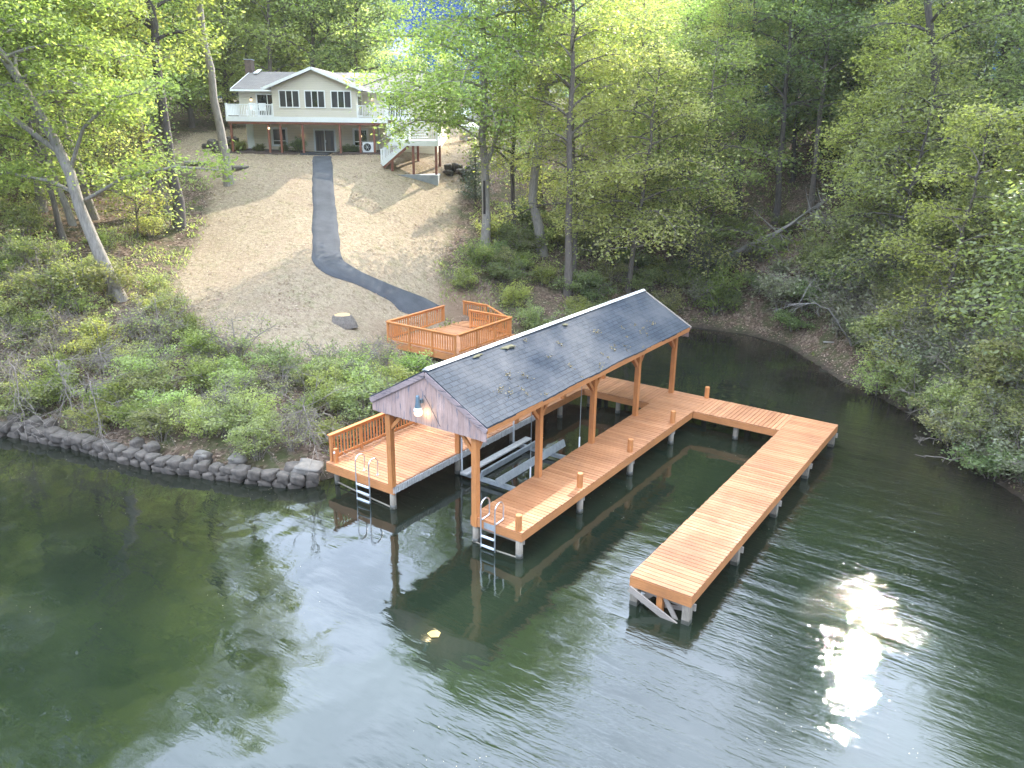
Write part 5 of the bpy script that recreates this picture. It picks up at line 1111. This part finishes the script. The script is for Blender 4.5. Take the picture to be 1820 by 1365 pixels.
# small dark evergreen, distant evergreen
def evergreen(seed, H, rad, n=60):
    rs_ = np.random.RandomState(seed); A = []; paths = [(np.array([(0, 0, -.3), (0, 0, H*.5), (0, 0, H)]), np.array([.09*H/4, .05*H/4, .01]))]; ns = [6]
    for i in range(n):
        u = i/n; z_ = H*(.06+.92*u); r_ = rad*(1-u)**.8*rs_.uniform(.75, 1.1)+.05; a = i*2.4; e = np.array([cos(a)*r_, sin(a)*r_, z_+.12*r_]); b_ = np.array([0, 0, z_-.05])
        paths.append((np.array([b_, (b_+e)/2, e]), np.array([.02, .014, .006]))); ns.append(3)
        for q in np.linspace(.25, 1, max(2, int(r_/.16))): A.append(b_*(1-q)+e*q)
    V, F = tubes_np(paths, ns); tm = npmesh('trunk', V, F, 'bark_dark'); V, F = leaves_np(np.array(A), rs_, 14, .12, .11); return tm, npmesh('crown', V, F, 'needle')
tree_obj('evergreen_shrub', evergreen(5, 3.6, 1.25), 'dark evergreen at the right edge of the lawn beside the hollow tree', (-19.9, 26.3, gz(-19.9, 26.3)), cat='evergreen')
tree_obj('evergreen_tree', evergreen(6, 11, 2.2, 110), 'distant dark evergreen against the patch of blue sky', (-52, 78, gz(-52, 78)), cat='evergreen')
# fallen trunk and bare branches
def limb(name, label, cat, pts, r0, nb, seed, mat='dead', blen=(1, 3), down=True):
    rs_ = np.random.RandomState(seed); P = np.array(pts, float); D_ = np.r_[0, np.cumsum(np.linalg.norm(np.diff(P, axis=0), axis=1))]
    S = np.array([[np.interp(x, D_, P[:, i]) for i in range(3)] for x in np.linspace(0, D_[-1], 12)]); S[1:-1] += rs_.normal(0, .04, (10, 3)); b0 = S[0].copy()
    t = thing(name, label, cat, tuple(b0)); S = S-b0; V, F = tubes_np([(S, np.linspace(r0, r0*.25, 12))], [8]); o_ = bpy.data.objects.new('trunk', npmesh('trunk', V, F, mat)); COL.objects.link(o_); o_.parent = t
    paths = []; ns = []
    for i in range(nb):
        k = rs_.uniform(2, 10.8); j = int(k); q = S[j]*(1-(k-j))+S[j+1]*(k-j); d = rs_.normal(0, 1, 3); ax = (S[-1]-S[0])/np.linalg.norm(S[-1]-S[0]); d = d*.7+ax*.7; d[2] -= (.5 if down else -.2); d /= np.linalg.norm(d); L_ = rs_.uniform(*blen)
        e = q+d*L_; m_ = (q+e)/2+rs_.normal(0, .12, 3); B_ = bez(q, m_, e, 5); paths.append((B_, np.linspace(r0*.28, .006, 5))); ns.append(4)
        for _ in range(3):
            q2 = B_[rs_.randint(1, 4)]; d2 = d+rs_.normal(0, .6, 3); d2 /= np.linalg.norm(d2); e2 = q2+d2*L_*.45; paths.append((bez(q2, (q2+e2)/2+rs_.normal(0, .05, 3), e2, 3), np.array([.010, .007, .004]))); ns.append(3)
    V, F = tubes_np(paths, ns); o_ = bpy.data.objects.new('branches', npmesh('branches', V, F, mat)); COL.objects.link(o_); o_.parent = t; return t
z0 = gz(-4.8, 32.4)
limb('fallen_tree', 'bare grey fallen trunk slanting down through the woods above the far shore', 'fallen tree', [(-4.6, 31.9, 3.55), (-2.6, 33.0, 4.8), (.1, 34.5, 6.95)], .16, 30, 3, blen=(1, 3.2))
limb('dead_branch', 'bare grey branch arching over the muddy right bank', 'branch', [(4.6, 24.6, .9), (3.8, 23.6, 2.6), (3.2, 22.6, 3.3), (2.0, 21.9, 3.2)], .05, 9, 5, blen=(.5, 1.3))
limb('dead_branch', 'forked bare branch standing among the shrubs of the right bank', 'branch', [(7.4, 24, 1.2), (7.3, 23.6, 3.0), (7.6, 23.2, 4.6)], .05, 8, 6, blen=(.6, 1.6), down=False)
limb('dead_branch', 'driftwood branch reaching into the water below the right-hand shrubs', 'branch', [(10.6, 16.3, .5), (9.8, 16.0, .15), (8.9, 15.9, .03)], .035, 5, 7, mat='twig', blen=(.3, .7))
limb('dead_branch', 'second driftwood branch lying in the shallows nearer the photo edge', 'branch', [(11.4, 14.6, .5), (10.4, 14.2, .15), (9.2, 14.3, .02)], .03, 5, 8, mat='twig', blen=(.3, .6))
limb('dead_branch', 'thin pale branch lying on the bare earth of the right bank', 'branch', [(3.0, 25.6, .7), (4.4, 25.2, .9), (5.8, 25.2, 1.5)], .05, 4, 18, blen=(.4, .9))
for i, (a, b_, lb) in enumerate((((-20.4, -2.6), (-17.2, -3.9), 'bare brush hanging over the lake at the far left of the stone wall'), ((-19.4, -1.6), (-16.2, -2.6), 'tangle of bare grey branches above the left end of the stone wall'), ((-18.6, -.6), (-16.0, -.9), 'bare arching branches among the shrubs at the left end of the bank'), ((-17.2, -1.6), (-14.4, -2.6), 'low bare brush just right of the big tangle on the stone wall'), ((-8.6, 1.2), (-6.9, .6), 'bare brush between the wall and the railed deck'))):
    za = gz(*a); limb('bare_brush', lb, 'brush', [(a[0], a[1], za+.3), ((a[0]+b_[0])/2, (a[1]+b_[1])/2, za+1.5), (b_[0], b_[1], max(.2, gz(*b_)+.4))], .03, 34, 60+i, mat='twig', blen=(.5, 1.7), down=False)

# ------------------------------------------------------------------ shrubs
def make_shrub(seed, rad, H, mats, stems=9, leaves=22, lsize=.10, bare=.15, sub=6, sig=.14):
    rs_ = np.random.RandomState(seed); paths = []; ns = []; A = []
    for i in range(stems):
        a = i*2.4+rs_.rand(); r_ = rad*rs_.uniform(.25, 1); e = np.array([cos(a)*r_, sin(a)*r_, H*rs_.uniform(.55, 1.05)*(1-.35*r_/rad)]); b_ = np.array([cos(a)*.12, sin(a)*.12, -.2])
        L_ = bez(b_, np.array([e[0]*.35, e[1]*.35, e[2]*.75]), e, 6); paths.append((L_, np.linspace(.03, .01, 6))); ns.append(4)
        for j in range(sub):
            k = rs_.uniform(1.5, 4.95); j0 = int(k); q = L_[j0]*(1-(k-j0))+L_[j0+1]*(k-j0); d = rs_.normal(0, 1, 3); d[2] = d[2]*.5+.25; d /= np.linalg.norm(d); l2 = rs_.uniform(.35, .8)*rad*.7; e2 = q+d*l2
            S = bez(q, (q+e2)/2+[0, 0, .06], e2, 4); paths.append((S, np.linspace(.012, .004, 4))); ns.append(3)
            if rs_.rand() < bare:
                for _ in range(4): d3 = d+rs_.normal(0, .5, 3); d3 /= np.linalg.norm(d3); q3 = S[rs_.randint(1, 4)]; e3 = q3+d3*l2*.7; paths.append((np.array([q3, (q3+e3)/2+rs_.normal(0, .03, 3), e3]), np.array([.007, .005, .003]))); ns.append(3)
                continue
            A += [S[1], S[2], S[3], (S[2]+S[3])/2]
    V, F = tubes_np(paths, ns); sm = npmesh('stems', V, F, 'twig')
    if not A: return sm, None
    V, F = leaves_np(np.array(A), rs_, leaves, sig, lsize, droop=.05); return sm, npmesh('foliage', V, F, mats)
SH = {'green': [make_shrub(s, 1.25, 1.5, 'leaf', leaves=20) for s in (1, 2)], 'yellow': [make_shrub(s, 1.3, 1.7, 'leaf_yel', leaves=14, bare=.3) for s in (3, 4)],
      'olive': [make_shrub(s, 1.5, 1.9, 'leaf_olive', leaves=18, bare=.3, lsize=.12) for s in (5, 6)], 'grey': [make_shrub(s, 1.6, 2.0, 'leaf_grey', leaves=13, bare=.45, sub=8, lsize=.12) for s in (7, 8)],
      'dark': [make_shrub(s, 1.5, 1.9, 'leaf_mid', leaves=20, bare=.15, lsize=.12) for s in (9, 10)], 'twiggy': [make_shrub(s, 1.4, 1.8, 'leaf_olive', leaves=7, bare=.75, sub=10) for s in (11, 12)]}
SN = {'green': 'bright green shrub', 'yellow': 'yellow-green shrub', 'olive': 'olive shrub', 'grey': 'grey-green shrub', 'dark': 'dark green shrub', 'twiggy': 'half-bare twiggy shrub'}
proto = {}; cnt = {}
def put_shrub(kind, x, y, s, where, hz=1.0):
    v = rs.randrange(2); key = (kind, v); big = 'small ' if s < .78 else 'large ' if s > 1.05 else ''
    if where == 'on the left bank above the stone wall': wh = ('at the far left of the bank' if x < -18 else 'left of the leaning tree foot' if x < -15 else 'on the middle of the left bank' if x < -11.5 else 'near the railed deck')+(', just above the stones' if sdist(x, y) < 2.6 else ', up by the lawn' if lawnd(x, y) > -1.8 else ', midway up')
    elif where == 'on the woodland floor left of the lawn': wh = ('behind the leaning tree' if y < 4 else 'below the lawn pair' if y < 10 else 'beside the upper lawn')+(' at the photo edge' if x < -32 else '')
    elif where == 'on the bank behind the boathouse': wh = ('below the hollow tree' if x < -13 else 'below the forked tree' if x < -10 else 'behind the roof ridge')+(', at the lawn side' if y < 22 else ', farther back' if y > 28 else '')
    elif where == 'on the right bank': wh = ('hanging over the water' if sdist(x, y) < 1.6 else 'low on the right bank' if sdist(x, y) < 5 else 'up the right bank')+(' at the photo edge' if y < 17 else ' near the bare mud' if x < 9.5 else '')
    elif where == 'along the far shore': wh = 'on the far shore, '+('right of the roof end' if x < -1 else 'beyond the outer dock')+('' if sdist(x, y) < 5 else ', up the slope')
    else: wh = where
    label = big+SN[kind]+' '+wh; grp = big+SN[kind]+'s '+wh; grp = grp.strip(); z_ = gz(x, y)
    if key not in proto: proto[key] = tree_obj('shrub', SH[kind][v], label, (x, y, max(0, z_)-.03), rs.uniform(0, 6), grp, 'shrub', ('stems', 'foliage'), (s, s, s*hz))
    else: copytree(proto[key], (x, y, max(0, z_)-.03), rs.uniform(0, 6), (s*rs.uniform(.9, 1.1), s*rs.uniform(.9, 1.1), s*hz), label, grp)
    cnt[kind] = cnt.get(kind, 0)+1
def scatter(n, box, ok, r):
    P = []; k = 0
    while len(P) < n and k < n*60:
        k += 1; x, y = rs.uniform(*box[0]), rs.uniform(*box[1])
        if ok(x, y) and all((x-a)**2+(y-b)**2 > r*r for a, b in P): P.append((x, y))
    return P
def sdist(x, y): d, i = shore_dist(np.array([x]), np.array([y])); return -float(d[0]) if i[0] else float(d[0])
def lawnd(x, y): return float(inpoly(np.array([x]), np.array([y]), LAWN)[0])
# left bank between wall and lawn
for x, y in scatter(78, ((-27, -6.6), (-4, 6)), lambda x, y: .75 < sdist(x, y) and lawnd(x, y) < -.35 and not (x < -22 and y > 3) , .95):
    u = rs.random(); gx_ = x > -11
    k = ('olive' if u < .3 else 'twiggy' if u < .62 else 'yellow' if u < .8 else 'green') if gx_ else (('twiggy' if u < .5 else 'olive' if u < .7 else 'green') if x < -17 and y < 0 else ('green' if u < .30 else 'yellow' if u < .58 else 'olive' if u < .76 else 'twiggy'))
    put_shrub(k, x, y, rs.uniform(.6, 1.0)*(.85 if gx_ else 1.05), 'on the left bank above the stone wall')
for x, y in scatter(13, ((-11.5, -7), (3.5, 10)), lambda x, y: .5 < sdist(x, y) and lawnd(x, y) < .5 and not (x > -13.8 and y > 8.6), 1.0):
    put_shrub(rs.choice(['yellow', 'olive', 'green', 'twiggy']), x, y, rs.uniform(.6, .95), 'between the lawn and the railed deck')
# left woods floor
for x, y in scatter(30, ((-42, -22), (-10, 16)), lambda x, y: sdist(x, y) > 1 and lawnd(x, y) < -.3, 1.7):
    put_shrub(rs.choice(['yellow', 'yellow', 'green', 'olive']), x, y, rs.uniform(.6, 1.15), 'on the woodland floor left of the lawn')
# between the hollow tree and the boathouse
for x, y in scatter(44, ((-17, -6), (15.5, 34)), lambda x, y: .5 < sdist(x, y) and lawnd(x, y) < -.7 and not (-13.6 < x < -8.3 and y < 17.2), 1.15):
    put_shrub(rs.choice(['green', 'dark', 'dark', 'olive', 'green']), x, y, rs.uniform(.65, 1.15), 'on the bank behind the boathouse')
# far shore and right bank
def okr(x, y):
    d = sdist(x, y); return (1.3 if x < 7.0 else .02) < d < 8 and x > -6.5
for x, y in scatter(84, ((-6.5, 19), (7, 40)), okr, 1.2):
    u = rs.random(); near_ = x > 6.5
    k = ('grey' if u < .36 else 'olive' if u < .66 else 'twiggy' if u < .78 else 'yellow' if u < .86 else 'dark') if near_ else ('dark' if u < .35 else 'grey' if u < .6 else 'olive' if u < .8 else 'twiggy')
    Xc_, D_ = view(x, y); px_ = 910+1405*Xc_/(D_*.95+2)
    put_shrub(k, x, y, rs.uniform(.75, 1.35)*(.6 if 1265 < px_ < 1530 and D_ > 44 else 1), 'on the right bank' if near_ else 'along the far shore')
for x, y in scatter(34, ((6.6, 17), (8, 22)), lambda x, y: .05 < sdist(x, y) < 3.0, .95):
    put_shrub(rs.choice(['grey', 'olive', 'grey', 'olive', 'yellow', 'twiggy']), x, y, rs.uniform(.7, 1.1), 'on the right bank')
def infront(x, y): Xc_, D_ = view(x, y); return 1265 < 910+1405*Xc_/(D_*.95+2) < 1530 and D_ > 44
for x, y in scatter(24, ((-5.5, 8.5), (21, 33)), lambda x, y: 1.4 < sdist(x, y) < 5.5 and not infront(x, y), 1.25):
    put_shrub(rs.choice(['dark', 'olive', 'grey', 'dark']), x, y, rs.uniform(1.0, 1.4), 'along the far shore')
put_shrub('green', -3.9, 28.6, 1.45, 'just beyond the far end of the boathouse roof', 1.3)
put_shrub('dark', .9, 27.6, .85, 'standing on the bare muddy point of the right bank', .9)
# house bed plants
for i, (X_, s) in enumerate(((-19.3, .75), (-17.9, .5), (-16.2, .45), (-15.15, .75), (-11.95, .55), (-11.25, .5))):
    lb = ('round light green bush at the left end of the house bed', 'small dark bush near the left house window', 'low green plant under the left house window', 'upright dark green bush left of the patio door', 'small dark bush right of the patio door', 'small dark bush under the right house window')[i]
    x, y = hw(X_, .9); tree_obj('bush', make_shrub(200+i, .62, .8 if i != 3 else 1.15, 'leaf_mid' if i else 'leaf', stems=14, leaves=18, lsize=.05, sub=8, bare=0, sig=.06), lb, (x, y, H0[2]+.03), cat='bush', names=('stems', 'foliage'), scale=s+.25)
print('shrubs', cnt)

# ------------------------------------------------------------------ litter, grass, floating specks: uncountable stuff
def quads(P, size, rs_, tilt=.35):
    N = len(P); a = rs_.rand(N)*6.28; d = np.stack([np.cos(a), np.sin(a), rs_.normal(0, tilt, N)], -1); u = rs_.normal(0, tilt, (N, 3)); u[:, 2] = 1
    w_ = np.cross(d, u); w_ /= np.linalg.norm(w_, axis=1)[:, None]; L_ = (size*rs_.uniform(.5, 1.3, N))[:, None]
    return np.stack([P-d*L_*.5, P+w_*L_*.3, P+d*L_*.5, P-w_*L_*.3], 1).reshape(-1, 3), np.arange(N*4).reshape(-1, 4)
rn = np.random.RandomState(12)
def ground_pts(n, box, f):
    x = rn.uniform(*box[0], n); y = rn.uniform(*box[1], n); k = f(x, y); x, y = x[k], y[k]; return np.stack([x, y, ground_z(x, y)], -1)
def fl(x, y): d, i = shore_dist(x, y); return (~i) & (d > .12) & (inpoly(x, y, LAWN) < -.3)
P = np.concatenate([ground_pts(60000, ((-8, 24), (8, 42)), fl), ground_pts(26000, ((-40, -6), (-8, 30)), fl)]); P = np.concatenate([P, ground_pts(42000, ((-42, -11), (3, 32)), lambda x, y: (inpoly(x, y, LAWN) > -.4) & (vnoise(x, y, 1.3, 51)+.5*vnoise(x, y, .35, 52) > .95+.25*rn.rand(len(x))))]); P[:, 2] += .03
V, F = quads(P, .10, rn); o_ = bpy.data.objects.new('leaf_litter', npmesh('leaf_litter', V, F, 'litter')); COL.objects.link(o_); tag(o_, 'pinkish brown dead leaves strewn over the banks and the woodland floor', 'leaf litter'); o_['kind'] = 'stuff'
def fg(x, y): d, i = shore_dist(x, y); l_ = inpoly(x, y, LAWN); return (~i) & (d > .5) & (l_ < .6) & (l_ > -9) & (vnoise(x, y, 1.8, 31) > .48)
P = ground_pts(90000, ((-40, -6), (-6, 34)), fg); P = P[rn.rand(len(P)) < .6]
P = np.concatenate([P, ground_pts(30000, ((-5, 24), (8, 40)), lambda x, y: fl(x, y) & (vnoise(x, y, 2.2, 33) > .55))])
N = len(P); h_ = rn.uniform(.04, .16, N); a = rn.rand(N)*6.28; wx = np.stack([np.cos(a), np.sin(a), a*0], -1)*(.02+.02*rn.rand(N))[:, None]; tp_ = P+np.stack([rn.normal(0, .08, N), rn.normal(0, .08, N), h_], -1)
V = np.stack([P-wx, P+wx, tp_+wx*.6, tp_-wx*.6], 1).reshape(-1, 3); o_ = bpy.data.objects.new('undergrowth', npmesh('undergrowth', V, np.arange(N*4).reshape(-1, 4), 'leaf_olive')); COL.objects.link(o_); tag(o_, 'patchy low green growth at the edges of the lawn and under the trees', 'undergrowth'); o_['kind'] = 'stuff'
P = ground_pts(60000, ((-50, -11), (3, 40)), lambda x, y: inpoly(x, y, LAWN) > -.2)
def offpath(P):
    c = (A_+B_)/2; hwid = np.linalg.norm(A_-B_, axis=1)/2+.02; k = np.ones(len(P), bool)
    for q, w_ in zip(c, hwid): k &= np.hypot(P[:, 0]-q[0], P[:, 1]-q[1]) > w_
    return k
P = P[offpath(P)]; N = len(P); a = rn.rand(N)*6.28; h_ = rn.uniform(.02, .055, N); wx = np.stack([np.cos(a), np.sin(a), a*0], -1)*.013; tp_ = P+np.stack([rn.normal(0, .05, N), rn.normal(0, .05, N), h_], -1)
M['drygrass'] = leafmat('dry_grass', (.21, .16, .11), (.33, .265, .19), (.43, .355, .26), .2, .8)
V = np.stack([P-wx, P+wx, tp_+wx*.5, tp_-wx*.5], 1).reshape(-1, 3); o_ = bpy.data.objects.new('lawn_grass', npmesh('lawn_grass', V, np.arange(N*4).reshape(-1, 4), 'drygrass')); COL.objects.link(o_); tag(o_, 'short dry tan grass of the sloping lawn', 'grass'); o_['kind'] = 'stuff'
x = rn.uniform(-16, 20, 5200); y = rn.uniform(-9, 26, 5200); d, i = shore_dist(x, y); k = i & ((vnoise(x, y, 2.5, 40)+.25*vnoise(x, y, .7, 41)) > .68); P = np.stack([x[k], y[k], x[k]*0+.008], -1)
V, F = quads(P, .022, rn, .02); o_ = bpy.data.objects.new('floating_specks', npmesh('floating_specks', V, F, 'fl_spec')); COL.objects.link(o_); tag(o_, 'tiny pale specks of pollen and debris floating on the lake', 'debris'); o_['kind'] = 'stuff'
fo = obj('floating_leaf', B().add([(2.55, -1.55, .015), (2.72, -1.62, .02), (2.86, -1.5, .015), (2.80, -1.36, .03), (2.66, -1.32, .02), (2.56, -1.42, .015), (2.7, -1.47, .05)], [(0, 1, 6), (1, 2, 6), (2, 3, 6), (3, 4, 6), (4, 5, 6), (5, 0, 6)]), 'fleaf', loc=(-.77, -2.4, 0)); tag(fo, 'yellow leaf clump floating in front of the post-lined dock', 'leaf')
for im in list(bpy.data.meshes):
    if im.users == 0: bpy.data.meshes.remove(im)

# ------------------------------------------------------------------ thin spring haze
hb = B().box(-115, 103, -130, 123, -3.5, 52); m, t, p, o = ng('haze_air'); t.nodes.remove(p)
v = t.nodes.new('ShaderNodeVolumePrincipled'); v.inputs['Color'].default_value = (.95, .96, .93, 1); v.inputs['Density'].default_value = .00022; v.inputs['Anisotropy'].default_value = .3
t.links.new(v.outputs[0], o.inputs['Volume']); M['haze'] = m
hz = obj('haze', hb, 'haze'); hz['kind'] = 'stuff'; tag(hz, 'thin pale haze over the lake and the woods', 'haze')
